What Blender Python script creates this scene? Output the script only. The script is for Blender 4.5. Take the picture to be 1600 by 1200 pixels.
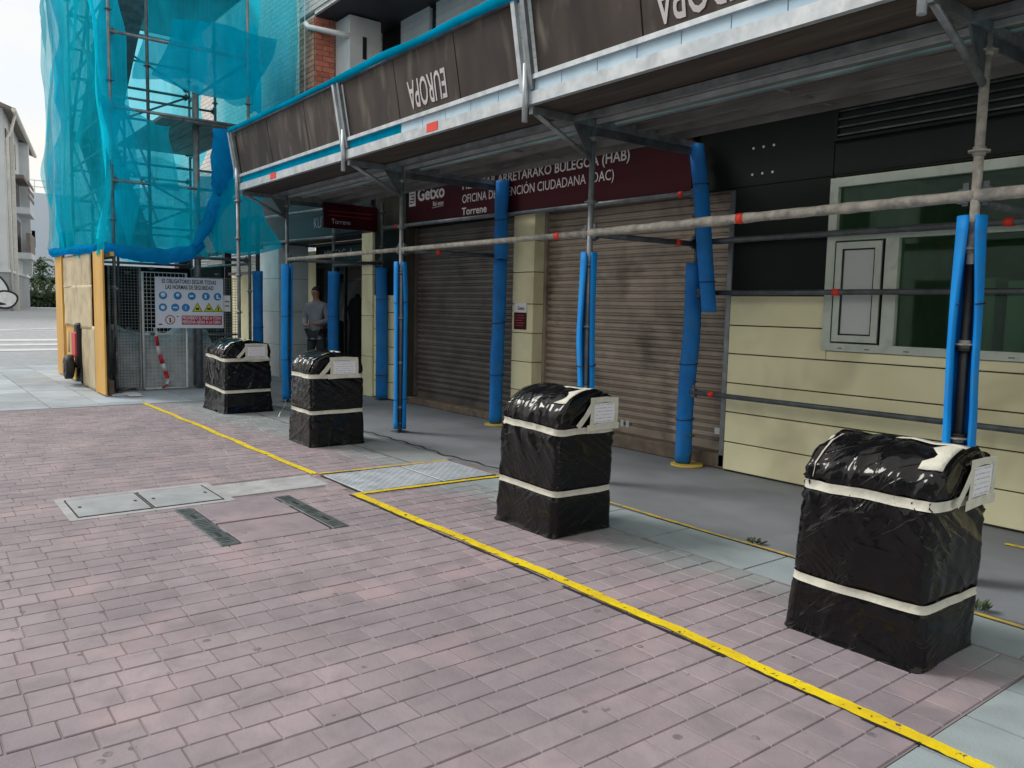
import bpy, bmesh, math, random
import numpy as np
from mathutils import Vector, Matrix
for o in list(bpy.data.objects): bpy.data.objects.remove(o)
sc = bpy.context.scene; COL = sc.collection
rad = math.radians
# ------------------------------------------------------------------ camera
# world axes: +X to the right along the facade, +Y towards the facade, +Z up (metres)
YAW, PITCH, ROLL, FPX, EYE = rad(52.217), rad(5.409), rad(1.264), 1255.0, 1.42
fw = Vector((-math.sin(YAW)*math.cos(PITCH), math.cos(YAW)*math.cos(PITCH), -math.sin(PITCH)))
r0 = Vector((math.cos(YAW), math.sin(YAW), 0)); u0 = r0.cross(fw)
rr = r0*math.cos(ROLL)+u0*math.sin(ROLL); uu = -r0*math.sin(ROLL)+u0*math.cos(ROLL)
cd = bpy.data.cameras.new('camera'); cam = bpy.data.objects.new('camera', cd); COL.objects.link(cam)
cam.matrix_world = Matrix(((rr.x, uu.x, -fw.x, 0), (rr.y, uu.y, -fw.y, 0), (rr.z, uu.z, -fw.z, EYE), (0, 0, 0, 1)))
cd.sensor_width = 36; cd.lens = FPX/1600*36; cd.clip_end = 2000; cd.clip_start = 0.05
sc.camera = cam
# ------------------------------------------------------------------ sky and sun (thin bright overcast, sun low down the street)
SUN_EL, SUN_AZ = rad(42), math.atan2(-0.55, -0.80)      # azimuth as angle of (x,y)
w = bpy.data.worlds.new('World'); sc.world = w; w.use_nodes = True
nt = w.node_tree; nt.nodes.clear(); N = nt.nodes.new; Lk = nt.links.new
out = N('ShaderNodeOutputWorld'); bg = N('ShaderNodeBackground'); Lk(bg.outputs[0], out.inputs[0])
sky = N('ShaderNodeTexSky'); sky.sky_type = 'NISHITA'; sky.sun_disc = False
sky.sun_elevation = SUN_EL; sky.sun_rotation = math.pi/2-SUN_AZ; sky.dust_density = 4; sky.air_density = 1.2
tc = N('ShaderNodeTexCoord'); mp = N('ShaderNodeMapping'); mp.inputs['Scale'].default_value = (1, 1, 2.2)
nz = N('ShaderNodeTexNoise'); nz.inputs['Scale'].default_value = 1.7; nz.inputs['Detail'].default_value = 5
Lk(tc.outputs['Generated'], mp.inputs[0]); Lk(mp.outputs[0], nz.inputs['Vector'])
cr = N('ShaderNodeValToRGB'); cr.color_ramp.elements[0].position = .38; cr.color_ramp.elements[1].position = .66
cr.color_ramp.elements[0].color = (8.0, 8.5, 9.1, 1); cr.color_ramp.elements[1].color = (10.2, 8.9, 6.9, 1)
Lk(nz.outputs[0], cr.inputs[0])
mx = N('ShaderNodeMix'); mx.data_type = 'RGBA'; mx.inputs[0].default_value = .88
Lk(sky.outputs[0], mx.inputs[6]); Lk(cr.outputs[0], mx.inputs[7]); Lk(mx.outputs[2], bg.inputs[0])
bg.inputs[1].default_value = 0.072
sd = bpy.data.lights.new('sun', 'SUN'); sd.energy = 1.3; sd.angle = rad(20); sd.color = (1, .96, .91)
sun = bpy.data.objects.new('sun', sd); COL.objects.link(sun)
sdir = Vector((math.cos(SUN_AZ)*math.cos(SUN_EL), math.sin(SUN_AZ)*math.cos(SUN_EL), math.sin(SUN_EL)))
sun.rotation_euler = sdir.to_track_quat('Z', 'Y').to_euler(); sun.location = (-5, -5, 20)
sc.view_settings.view_transform = 'Standard'; sc.view_settings.look = 'None'
sc.view_settings.exposure = 0.7; sc.view_settings.gamma = 1.0; sc.view_settings.use_curve_mapping = False
sc.render.engine = 'CYCLES'; sc.cycles.transparent_max_bounces = 12; sc.cycles.max_bounces = 5; sc.cycles.diffuse_bounces = 3; sc.cycles.glossy_bounces = 3
# ------------------------------------------------------------------ helpers
random.seed(7); RNG = np.random.RandomState(3)
def S(r, g, b):
    f = lambda c: (c/255/12.92) if c <= 10 else ((c/255+.055)/1.055)**2.4
    return (f(r), f(g), f(b))
_LAT = RNG.rand(32, 32, 32)
def vn(x, y, z=0.0, seed=0):
    """smooth value noise 0..1, vectorised"""
    x, y, z = np.broadcast_arrays(np.asarray(x, float)+seed*7.31, np.asarray(y, float)+seed*3.17, np.asarray(z, float)+seed*1.93)
    xi, yi, zi = np.floor(x).astype(int), np.floor(y).astype(int), np.floor(z).astype(int)
    fx, fy, fz = x-xi, y-yi, z-zi
    fx, fy, fz = [f*f*(3-2*f) for f in (fx, fy, fz)]
    g = lambda a, b, c: _LAT[(xi+a) % 32, (yi+b) % 32, (zi+c) % 32]
    l = lambda a, b, t: a+(b-a)*t
    return l(l(l(g(0,0,0), g(1,0,0), fx), l(g(0,1,0), g(1,1,0), fx), fy), l(l(g(0,0,1), g(1,0,1), fx), l(g(0,1,1), g(1,1,1), fx), fy), fz)
def ridge(*a, **k): return 1-np.abs(2*vn(*a, **k)-1)
class MB:
    def __init__(s): s.v = []; s.f = []; s.sm = []
    def add(s, vs, fs, smooth=False):
        n = len(s.v); s.v += [tuple(p) for p in vs]; s.f += [tuple(i+n for i in f) for f in fs]; s.sm += [smooth]*len(fs); return s
    def box(s, x0, x1, y0, y1, z0, z1):
        return s.add([(x0,y0,z0),(x1,y0,z0),(x1,y1,z0),(x0,y1,z0),(x0,y0,z1),(x1,y0,z1),(x1,y1,z1),(x0,y1,z1)],
                     [(3,2,1,0),(4,5,6,7),(0,1,5,4),(1,2,6,5),(2,3,7,6),(3,0,4,7)])
    def bbox(s, x0, x1, y0, y1, z0, z1, b=.004):
        """box with chamfered edges"""
        bm = bmesh.new(); bmesh.ops.create_cube(bm, size=1)
        for v in bm.verts: v.co = ((x0+x1)/2+v.co.x*(x1-x0), (y0+y1)/2+v.co.y*(y1-y0), (z0+z1)/2+v.co.z*(z1-z0))
        bmesh.ops.bevel(bm, geom=bm.edges[:], offset=b, segments=1, affect='EDGES')
        bm.verts.index_update(); s.add([v.co[:] for v in bm.verts], [[v.index for v in f.verts] for f in bm.faces]); bm.free(); return s
    def obox(s, o, ax, ay, az):
        """box from corner o spanned by vectors"""
        o, ax, ay, az = map(Vector, (o, ax, ay, az))
        P = [o, o+ax, o+ax+ay, o+ay]; P += [p+az for p in P]
        return s.add(P, [(3,2,1,0),(4,5,6,7),(0,1,5,4),(1,2,6,5),(2,3,7,6),(3,0,4,7)])
    def bar(s, p0, p1, wd, ht, up=(0,0,1)):
        p0, p1, up = Vector(p0), Vector(p1), Vector(up); d = (p1-p0).normalized(); a = d.cross(up).normalized(); b = a.cross(d)
        return s.obox(p0-a*wd/2-b*ht/2, p1-p0, a*wd, b*ht)
    def tube(s, pts, r, n=12, cap=True):
        pts = [Vector(p) for p in pts]; rs = r if hasattr(r, '__len__') else [r]*len(pts); V = []; F = []
        prev = None
        for i, p in enumerate(pts):
            d = (pts[min(i+1, len(pts)-1)]-pts[max(i-1, 0)]).normalized()
            if prev is None:
                a = d.cross(Vector((0,0,1)) if abs(d.z) < .9 else Vector((1,0,0))).normalized()
            else: a = (prev-d*prev.dot(d)).normalized()
            prev = a; b = d.cross(a)
            V += [p+(a*math.cos(2*math.pi*k/n)+b*math.sin(2*math.pi*k/n))*rs[i] for k in range(n)]
        for i in range(len(pts)-1):
            for k in range(n): F.append((i*n+k, i*n+(k+1) % n, (i+1)*n+(k+1) % n, (i+1)*n+k))
        s.add(V, F, True)
        if cap:
            m = len(s.v)-len(V); s.f += [tuple(m+k for k in range(n))[::-1], tuple(m+(len(pts)-1)*n+k for k in range(n))]; s.sm += [False, False]
        return s
    def ring(s, c, r, h, n=16, axis='z'):
        c = Vector(c); d = {'z': Vector((0,0,h)), 'x': Vector((h,0,0)), 'y': Vector((0,h,0))}[axis]
        return s.tube([c-d/2, c+d/2], r, n)
    def grid(s, P, smooth=True, wrap=False):
        P = np.asarray(P); n, m = P.shape[:2]
        F = [(i*m+j, i*m+(j+1) % m, (i+1)*m+(j+1) % m, (i+1)*m+j) for i in range(n-1) for j in range(m if wrap else m-1)]
        return s.add(P.reshape(-1, 3).tolist(), F, smooth)
    def sheet(s, P, th=.003, smooth=True):
        """thin closed sheet from an n x m grid of points, thickness along mean normal"""
        P = np.asarray(P, float); n, m = P.shape[:2]
        du = np.gradient(P, axis=0); dv = np.gradient(P, axis=1); nn = np.cross(du, dv); nn /= np.linalg.norm(nn, axis=2, keepdims=True)+1e-9
        A = P; B = P-nn*th; k = n*m
        F = []
        for i in range(n-1):
            for j in range(m-1):
                q = (i*m+j, (i+1)*m+j, (i+1)*m+j+1, i*m+j+1); F.append(q); F.append(tuple(k+t for t in q[::-1]))
        edge = [(0, j) for j in range(m)]+[(i, m-1) for i in range(1, n)]+[(n-1, j) for j in range(m-2, -1, -1)]+[(i, 0) for i in range(n-2, 0, -1)]
        e = [i*m+j for i, j in edge]
        for a, b in zip(e, e[1:]+e[:1]): F.append((a, b, k+b, k+a))
        return s.add(A.reshape(-1, 3).tolist()+B.reshape(-1, 3).tolist(), F, smooth)
    def prism(s, poly, axis, a, b):
        """polygon (2D list) extruded along axis from a to b; poly coords are the other two axes in order"""
        def P(t, k): return {'x': (k, t[0], t[1]), 'y': (t[0], k, t[1]), 'z': (t[0], t[1], k)}[axis]
        n = len(poly); V = [P(t, a) for t in poly]+[P(t, b) for t in poly]
        return s.add(V, [tuple(range(n))[::-1], tuple(range(n, 2*n))]+[(i, (i+1) % n, n+(i+1) % n, n+i) for i in range(n)])
ORG = {}
def mesh_of(mb, name, mat, org):
    me = bpy.data.meshes.new(name)
    v = np.array(mb.v, float)-np.array(org)
    me.from_pydata(v.tolist(), [], mb.f)
    me.polygons.foreach_set('use_smooth', mb.sm)
    me.materials.append(mat); me.update(); return me
def obj(name, mb, mat, parent=None, label=None, cat=None, group=None, kind=None):
    if parent is not None: org = ORG[parent.name]
    else:
        v = np.array(mb.v); lo, hi = v.min(0), v.max(0); org = ((lo[0]+hi[0])/2, (lo[1]+hi[1])/2, lo[2])
    o = bpy.data.objects.new(name, mesh_of(mb, name, mat, org)); COL.objects.link(o)
    if parent is not None: o.parent = parent
    else: o.location = org
    ORG[o.name] = org
    if label: o['label'] = label
    if cat: o['category'] = cat
    if group: o['group'] = group
    if kind: o['kind'] = kind
    return o
def thing(name, label, cat, loc, group=None):
    o = bpy.data.objects.new(name, None); COL.objects.link(o); o.location = loc; o.empty_display_size = .2
    o['label'] = label; o['category'] = cat
    if group: o['group'] = group
    ORG[o.name] = tuple(loc); return o
def share(src, parent, dloc):
    """another piece with the same mesh, moved by dloc"""
    c = src.copy(); COL.objects.link(c); c.parent = parent; c.location = Vector(src.location)+Vector(dloc); ORG[c.name] = ORG[src.name]; return c
def text(body, size, mat, parent, o, xd, yd, name='lettering', width=None, off=.0, th=.004, align='LEFT', kind=None):
    cu = bpy.data.curves.new('t', 'FONT'); cu.body = body; cu.size = size; cu.offset = off; cu.align_x = align; cu.resolution_u = 3
    t = bpy.data.objects.new('t', cu); COL.objects.link(t); bpy.context.view_layer.update()
    me = bpy.data.meshes.new_from_object(t.evaluated_get(bpy.context.evaluated_depsgraph_get()))
    bpy.data.objects.remove(t); bpy.data.curves.remove(cu)
    n = len(me.vertices); v = np.zeros(n*3); me.vertices.foreach_get('co', v); v = v.reshape(-1, 3)
    if width:
        ext = v[:, 0].max()-v[:, 0].min(); k = width/ext; v[:, 0] *= k
    xd, yd, o = np.array(xd, float), np.array(yd, float), np.array(o, float); zd = np.cross(xd, yd)
    P = o+np.outer(v[:, 0], xd)+np.outer(v[:, 1], yd)
    mb = MB(); F = [tuple(p.vertices) for p in me.polygons]
    mb.add((P+zd*th).tolist(), F)
    bpy.data.meshes.remove(me)
    return obj(name, mb, mat, parent, kind=kind)
# ------------------------------------------------------------------ materials
def nodes(m):
    m.use_nodes = True; nt = m.node_tree; return nt, nt.nodes.new, nt.links.new, nt.nodes['Principled BSDF']
def mixc(nt, fac, a, b, blend='MIX'):
    x = nt.nodes.new('ShaderNodeMix'); x.data_type = 'RGBA'; x.blend_type = blend
    for i, q in ((0, fac), (6, a), (7, b)):
        if hasattr(q, 'links') or hasattr(q, 'is_linked'): nt.links.new(q, x.inputs[i])
        else: x.inputs[i].default_value = q if i == 0 else (*q[:3], 1)
    return x.outputs[2]
def mth(nt, op, a, b=None, c=None):
    x = nt.nodes.new('ShaderNodeMath'); x.operation = op
    for i, q in enumerate((a, b, c)):
        if q is None: continue
        if hasattr(q, 'is_linked'): nt.links.new(q, x.inputs[i])
        else: x.inputs[i].default_value = q
    return x.outputs[0]
def noise(nt, scale, detail=5, stretch=(1,1,1), rough=.6, coord='pos', dist=0):
    if coord == 'pos': c = nt.nodes.new('ShaderNodeNewGeometry').outputs['Position']
    else: c = nt.nodes.new('ShaderNodeTexCoord').outputs['Object']
    m = nt.nodes.new('ShaderNodeMapping'); m.inputs['Scale'].default_value = stretch; nt.links.new(c, m.inputs[0])
    n = nt.nodes.new('ShaderNodeTexNoise'); n.inputs['Scale'].default_value = scale; n.inputs['Detail'].default_value = min(detail, 2.5)
    n.inputs['Roughness'].default_value = rough; n.inputs['Distortion'].default_value = dist
    nt.links.new(m.outputs[0], n.inputs['Vector']); return n.outputs[0]
def ramp(nt, fac, a, b):
    r = nt.nodes.new('ShaderNodeMapRange'); r.inputs[1].default_value = a; r.inputs[2].default_value = b
    nt.links.new(fac, r.inputs[0]); return r.outputs[0]
def bump(nt, bs, h, strength, dist=.01):
    b = nt.nodes.new('ShaderNodeBump'); b.inputs['Strength'].default_value = strength; b.inputs['Distance'].default_value = dist
    nt.links.new(h, b.inputs['Height']); nt.links.new(b.outputs[0], bs.inputs['Normal']); return b
def mat(name, c1, c2=None, rough=.6, metal=0.0, scale=4, stretch=(1,1,1), lo=.3, hi=.7, bmp=0, bscale=60, dirt=None, dscale=1.5, damt=.6, dlo=.5, dhi=.75, rnd=0, spec=.5, rvar=.12):
    m = bpy.data.materials.new(name); nt, N, L, bs = nodes(m)
    c2 = c2 or tuple(c*.78 for c in c1)
    col = mixc(nt, ramp(nt, noise(nt, scale, 3, stretch), lo, hi), c1, c2)
    if dirt: col = mixc(nt, mth(nt, 'MULTIPLY', ramp(nt, noise(nt, dscale, 4, stretch, .65, dist=.4), dlo, dhi), damt), col, dirt)
    if rnd:
        oi = N('ShaderNodeObjectInfo'); ge = N('ShaderNodeNewGeometry')
        f = mth(nt, 'FRACT', mth(nt, 'ADD', oi.outputs['Random'], ge.outputs['Random Per Island']))
        v = mth(nt, 'ADD', mth(nt, 'MULTIPLY', f, 2*rnd), 1-rnd)
        hs = N('ShaderNodeHueSaturation'); L(v, hs.inputs['Value']); L(col, hs.inputs['Color']); col = hs.outputs[0]
    L(col, bs.inputs['Base Color']); bs.inputs['Metallic'].default_value = metal; bs.inputs['Specular IOR Level'].default_value = spec
    bs.inputs['Roughness'].default_value = rough
    if bmp > .16: bump(nt, bs, noise(nt, bscale, 3, stretch), bmp)
    return m
M = {}
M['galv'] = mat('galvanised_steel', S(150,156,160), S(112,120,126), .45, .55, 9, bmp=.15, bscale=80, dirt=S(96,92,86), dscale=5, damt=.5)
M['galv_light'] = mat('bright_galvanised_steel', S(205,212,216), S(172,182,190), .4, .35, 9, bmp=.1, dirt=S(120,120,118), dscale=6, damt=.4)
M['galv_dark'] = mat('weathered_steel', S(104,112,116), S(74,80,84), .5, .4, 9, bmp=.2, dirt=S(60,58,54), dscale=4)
M['dusty'] = mat('cement_splashed_tube', S(186,182,172), S(142,140,134), .8, .1, 18, bmp=.5, bscale=50, dirt=S(104,106,108), dscale=9, damt=.7)
M['orange'] = mat('orange_marking_tape', S(236,62,36), S(214,50,30), .55, 0, 20)
M['board'] = mat('phenolic_plywood', S(74,66,62), S(46,41,39), .6, 0, 3, (1.2,1,.35), dirt=S(132,124,114), dscale=3.6, damt=.62, dlo=.54, dhi=.78, rnd=.16, spec=.25)
M['deck'] = mat('steel_deck_underside', S(150,150,148), S(108,108,106), .6, .2, 4, (.4,3,1), dirt=S(70,62,56), dscale=2.5, rnd=.2)
M['deckwood'] = mat('old_wood_deck', S(84,72,64), S(52,44,40), .8, 0, 4, (.3,3,1), bmp=.3, dirt=S(110,104,96), dscale=2, rnd=.15)
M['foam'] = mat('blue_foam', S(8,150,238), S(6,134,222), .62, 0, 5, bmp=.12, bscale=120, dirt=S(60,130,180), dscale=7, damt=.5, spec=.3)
M['foam_dark'] = mat('darker_blue_foam', S(24,126,208), S(18,108,186), .65, 0, 5, bmp=.12, bscale=120, dirt=S(60,112,156), dscale=6, damt=.55, spec=.3)  # darker blue for the pads on the rear posts and lamp post
M['tie'] = mat('dark_cable_tie', S(30,36,44), rough=.5)
M['blacktape'] = mat('black_taped_tube', S(34,34,38), S(20,20,22), .45, 0, 20, bmp=.3)
M['beige'] = mat('beige_stone_panel', S(236,233,196), S(224,220,180), .75, 0, 2.2, bmp=.12, bscale=140, dirt=S(164,154,122), dscale=1.6, damt=.6, dlo=.48, dhi=.8, rnd=.05)
M['joint'] = mat('dark_joint', S(70,68,58), rough=.9)
M['clad'] = mat('dark_green_cladding', S(26,33,31), S(21,28,26), .55, 0, 2, bmp=.05, dirt=S(34,39,36), dscale=2, damt=.3, spec=.15)
M['shutter'] = mat('roller_shutter_steel', S(172,160,146), S(146,134,122), .5, .1, 3, (1,1,1), bmp=.1, dirt=S(74,66,58), dscale=2.2, damt=.7, rnd=.06)
M['shutter2'] = mat('darker_roller_shutter_steel', S(112,107,103), S(92,87,84), .5, .2, 3, bmp=.1, dirt=S(62,56,52), dscale=2.2, damt=.6, rnd=.06)
M['sill'] = mat('stone_sill', S(124,112,98), S(96,86,76), .85, 0, 9, bmp=.3, dirt=S(60,56,52), dscale=4)
M['maroon'] = mat('maroon_sign_face', S(62,18,27), S(56,15,24), .4, 0, 2, bmp=.0, dirt=S(54,22,28), dscale=3, damt=.3, spec=.12)
M['signwhite'] = mat('sign_lettering', S(206,202,204), S(190,186,190), .5)
M['framegreen'] = mat('pale_aluminium_frame', S(196,208,196), S(180,192,182), .4, .1, 6, dirt=S(120,124,112), dscale=7, damt=.4)
M['panelw'] = mat('frosted_panel', S(198,204,202), S(186,194,194), .35, 0, 2)
M['white'] = mat('white_render', S(222,226,228), S(208,212,216), .7, 0, 3, bmp=.05, dirt=S(176,176,172), dscale=1.4, damt=.4)
M['darkmetal'] = mat('dark_anodised_metal', S(38,40,48), S(30,32,40), .45, .2, 4)
M['soffit'] = mat('dark_soffit', S(52,54,64), S(42,44,54), .6)
M['brick'] = mat('red_brick_lit_face', S(200,124,104), S(176,104,88), .85, 0, 14, bmp=.3, bscale=90, rnd=.16)  # end face of the red pier, its sunlit look put into a brighter colour
M['brick2'] = mat('brown_brick_unlit_face', S(168,128,106), S(140,104,88), .85, 0, 14, bmp=.3, bscale=90, rnd=.18)  # street face of the same pier, duller brown without the sunlit tint
M['brick3'] = mat('pale_facing_brick', S(196,196,194), S(176,178,178), .8, 0, 14, bmp=.2, bscale=90, rnd=.08)
M['mortar'] = mat('mortar', S(196,190,184), S(170,164,158), .9, 0, 20)
M['ply'] = mat('yellow_formwork_panel', S(222,176,88), S(206,154,66), .6, 0, 2.5, (1,1,.4), dirt=S(170,140,90), dscale=2, damt=.5)
M['sheet'] = mat('weathered_sheet_metal', S(206,190,154), S(186,170,136), .55, .1, 3, dirt=S(140,124,98), dscale=3, damt=.6)
M['white_metal'] = mat('white_painted_steel', S(214,220,222), S(190,196,200), .5, .1, 10)
M['red'] = mat('red_paint', S(206,36,44), S(176,28,36), .4)
M['black'] = mat('black_rubber', S(28,29,32), S(20,21,24), .6)
M['tarp'] = mat('grey_tarpaulin', S(206,212,216), S(150,160,166), .5, 0, 3, bmp=.3, bscale=9, dirt=S(130,140,146), dscale=4, damt=.6)
M['concrete'] = mat('walkway_concrete', S(132,138,145), S(112,117,123), .8, 0, 1.3, bmp=.25, bscale=70, dirt=S(98,100,102), dscale=1.1, damt=.55, dlo=.45, dhi=.75)
M['slab'] = mat('grey_paving_slab', S(158,172,176), S(140,154,160), .8, 0, 2.0, bmp=.25, bscale=80, dirt=S(112,118,118), dscale=2.2, damt=.6, dlo=.5, dhi=.75, rnd=.05)
M['farslab'] = mat('pale_granite_slab', S(174,186,196), S(152,164,174), .75, 0, 2.0, dirt=S(140,142,146), dscale=1.2, damt=.5, rnd=.16)
M['cement'] = mat('fresh_cement', S(176,180,184), S(156,160,164), .85, 0, 6, bmp=.3, bscale=60, dirt=S(140,134,132), dscale=5, damt=.6)
M['cover'] = mat('grey_cover', S(166,172,176), S(148,154,160), .65, .1, 6, bmp=.2, bscale=120, dirt=S(126,130,134), dscale=4, damt=.5)
M['iron'] = mat('worn_cast_iron', S(112,120,122), S(78,86,88), .5, .5, 10, bmp=.5, bscale=70, dirt=S(60,60,58), dscale=8, damt=.6)
M['plate'] = mat('galvanised_tread_plate', S(196,206,214), S(170,180,190), .45, .1, 6, dirt=S(146,152,158), dscale=3, damt=.6)
M['asphalt'] = mat('asphalt', S(162,168,174), S(144,150,156), .85, 0, 5, bmp=.3, bscale=90)
M['gap'] = mat('dark_gap', S(40,38,38), rough=.9)
M['roadwhite'] = mat('white_road_paint', S(208,212,216), S(186,190,196), .7)
M['paper'] = mat('paper', S(232,234,240), S(222,224,232), .7)
M['tape'] = mat('masking_tape', S(216,216,204), S(196,196,184), .65, 0, 16, bmp=.35, bscale=60, dirt=S(178,178,166), dscale=12, damt=.4)
M['skin'] = mat('skin', S(170,124,104), S(158,112,94), .5, 0, 8)
M['shirt'] = mat('grey_shirt', S(142,146,154), S(126,130,140), .85, 0, 6, bmp=.3, bscale=25)
M['trousers'] = mat('dark_trousers', S(58,64,74), S(48,54,62), .85, 0, 6)
M['hair'] = mat('dark_hair', S(34,28,26), rough=.6)
M['cloth_white'] = mat('white_cloth', S(206,208,212), S(190,192,198), .85, 0, 4)
M['cloth_black'] = mat('black_cloth', S(26,26,30), S(20,20,24), .9)
M['roomdark'] = mat('dim_room_wall', S(112,108,104), S(96,92,90), .9)
M['roomgreen'] = mat('green_grey_office_wall', S(176,202,182), S(150,180,158), .9)
M['bluewhite'] = mat('pale_blue_board', S(190,218,234), S(172,204,224), .5, 0, 5, dirt=S(150,180,200), dscale=5, damt=.4, rnd=.06)
M['signblue'] = mat('safety_blue', S(20,132,200), S(18,124,190), .5)
M['signyel'] = mat('safety_yellow', S(196,206,24), S(186,196,20), .5)
M['signred'] = mat('safety_red', S(176,40,60), S(166,34,54), .5)
M['signface'] = mat('white_sign_face', S(214,226,242), S(208,220,238), .45, 0, 1.5)
M['ink'] = mat('dark_ink', S(52,58,66), rough=.6)
M['greywall'] = mat('pale_grey_render', S(206,212,214), S(192,198,202), .8, 0, .6, dirt=S(172,176,176), dscale=.5, damt=.5)
M['greybase'] = mat('grey_painted_base', S(150,156,160), S(138,144,148), .8, 0, .8)
M['grafw'] = mat('white_spray_paint', S(228,232,234), rough=.7)
M['grafb'] = mat('black_spray_paint', S(34,38,44), rough=.7)
M['eave'] = mat('brown_eave_board', S(128,120,112), S(112,104,98), .8)
M['gutter'] = mat('pale_gutter', S(220,218,208), rough=.5)
M['farwall'] = mat('far_blue_grey_wall', S(196,208,220), S(188,200,214), .8, 0, .2)
M['balc'] = mat('balcony_screen', S(132,122,116), S(112,104,100), .8, 0, 3)
M['bark'] = mat('palm_bark', S(110,96,78), S(84,72,58), .9, 0, 8, bmp=.4)
M['leaf'] = mat('palm_leaf', (.10,.17,.08), (.06,.11,.05), .55, 0, 3, rnd=.3)
M['hedge'] = mat('hedge_leaf', (.055,.09,.045), (.035,.06,.03), .6, 0, 3, rnd=.3)
M['weed'] = mat('weed_leaf', (.06,.10,.04), (.04,.07,.03), .6, 0, 9, rnd=.2)
# window glass: dark, faint green, reflecting the street
def glass(name, tint, alpha, rough=.03):
    m = bpy.data.materials.new(name); nt, N, L, bs = nodes(m)
    o = nt.nodes['Material Output']; tr = N('ShaderNodeBsdfTransparent'); tr.inputs[0].default_value = (*tint, 1)
    gl = N('ShaderNodeBsdfGlossy'); gl.inputs['Roughness'].default_value = rough; gl.inputs[0].default_value = (.9, 1, .94, 1)
    fr = N('ShaderNodeFresnel'); fr.inputs[0].default_value = 1.5
    mx = N('ShaderNodeMixShader'); L(mth(nt, 'MULTIPLY_ADD', fr.outputs[0], 1.0, alpha), mx.inputs[0]); L(tr.outputs[0], mx.inputs[1]); L(gl.outputs[0], mx.inputs[2]); L(mx.outputs[0], o.inputs[0]); return m
M['glass'] = glass('green_tinted_glass', (.62, .78, .66), .0)
M['glass_clear'] = glass('shop_glass', (.75, .78, .78), .0)
# debris netting
def net(name, col, op_lo, op_hi, scale=2.2, stretch=(1,1,.5)):
    m = bpy.data.materials.new(name); nt, N, L, bs = nodes(m); o = nt.nodes['Material Output']
    c = mixc(nt, ramp(nt, noise(nt, 3.5, 4, stretch), .35, .65), col, tuple(k*.82 for k in col))
    di = N('ShaderNodeBsdfDiffuse'); tl = N('ShaderNodeBsdfTranslucent'); L(c, di.inputs[0]); L(c, tl.inputs[0])
    m1 = N('ShaderNodeMixShader'); m1.inputs[0].default_value = .68; L(di.outputs[0], m1.inputs[1]); L(tl.outputs[0], m1.inputs[2])
    tr = N('ShaderNodeBsdfTransparent'); tr.inputs[0].default_value = (.6, .95, 1, 1)
    f = N('ShaderNodeMapRange'); f.inputs[1].default_value = .3; f.inputs[2].default_value = .7; f.inputs[3].default_value = op_lo; f.inputs[4].default_value = op_hi
    fold = noise(nt, 9, 2, (3,3,.22), .6, dist=.5)
    L(mth(nt, 'ADD', mth(nt, 'MULTIPLY', noise(nt, scale, 4, stretch), .55), mth(nt, 'MULTIPLY', fold, .45)), f.inputs[0])
    # a net seen at a slant closes up
    lw = N('ShaderNodeLayerWeight'); lw.inputs[0].default_value = .35
    fac = mth(nt, 'MINIMUM', mth(nt, 'ADD', f.outputs[0], mth(nt, 'MULTIPLY', lw.outputs['Facing'], .25)), .97)
    m2 = N('ShaderNodeMixShader'); L(fac, m2.inputs[0]); L(tr.outputs[0], m2.inputs[1]); L(m1.outputs[0], m2.inputs[2]); L(m2.outputs[0], o.inputs[0]); return m
CY = (.01, .74, .96)
M['net'] = net('cyan_debris_net', CY, .48, .82)
M['net_thin'] = net('thin_cyan_debris_net', CY, .22, .46)
M['net_thick'] = net('doubled_cyan_debris_net', (.0, .64, .92), .68, .92)
M['net_bundle'] = net('rolled_blue_net', (.01, .50, .90), .94, .97)
M['net_roll'] = net('cyan_net_roll', (.0, .62, .88), .94, .97)
M['net_sheen'] = net('pale_net', (.35, .66, .74), .25, .6, 5)
# shiny black bin liner
def plastic():
    m = bpy.data.materials.new('black_bin_liner'); nt, N, L, bs = nodes(m)
    bs.inputs['Base Color'].default_value = (.005, .005, .006, 1); bs.inputs['Specular IOR Level'].default_value = .34
    L(mth(nt, 'MULTIPLY_ADD', noise(nt, 6, 2), .10, .07), bs.inputs['Roughness'])
    pos = N('ShaderNodeNewGeometry').outputs['Position']
    def crease(sc_, rot, di, pw, long=6.0):
        m0 = N('ShaderNodeMapping'); m0.inputs['Rotation'].default_value = rot; L(pos, m0.inputs[0])
        m1 = N('ShaderNodeMapping'); m1.inputs['Scale'].default_value = (1, 1, long); L(m0.outputs[0], m1.inputs[0])
        n = N('ShaderNodeTexNoise'); n.inputs['Scale'].default_value = sc_; n.inputs['Detail'].default_value = 1; n.inputs['Distortion'].default_value = di; L(m1.outputs[0], n.inputs['Vector'])
        a = mth(nt, 'ABSOLUTE', mth(nt, 'MULTIPLY_ADD', n.outputs[0], 2.0, -1.0))
        return mth(nt, 'POWER', mth(nt, 'SUBTRACT', 1.0, a), pw)
    mask = ramp(nt, noise(nt, 3.0, 1), .44, .62); mask2 = ramp(nt, noise(nt, 2.3, 1, (1,1,1.3)), .48, .66)
    h = mth(nt, 'ADD', mth(nt, 'MULTIPLY', crease(2.6, (.5,.62,0), .5, 13.0), mask), mth(nt, 'MULTIPLY', crease(3.0, (-.45,-.7,0), .5, 13.0), mask2))
    h = mth(nt, 'ADD', h, mth(nt, 'MULTIPLY', mth(nt, 'MULTIPLY', crease(6.5, (.2,1.3,.3), .4, 9.0, 4.0), mask), .45))
    bump(nt, bs, h, .34, .010); return m
M['plastic'] = plastic()
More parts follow.
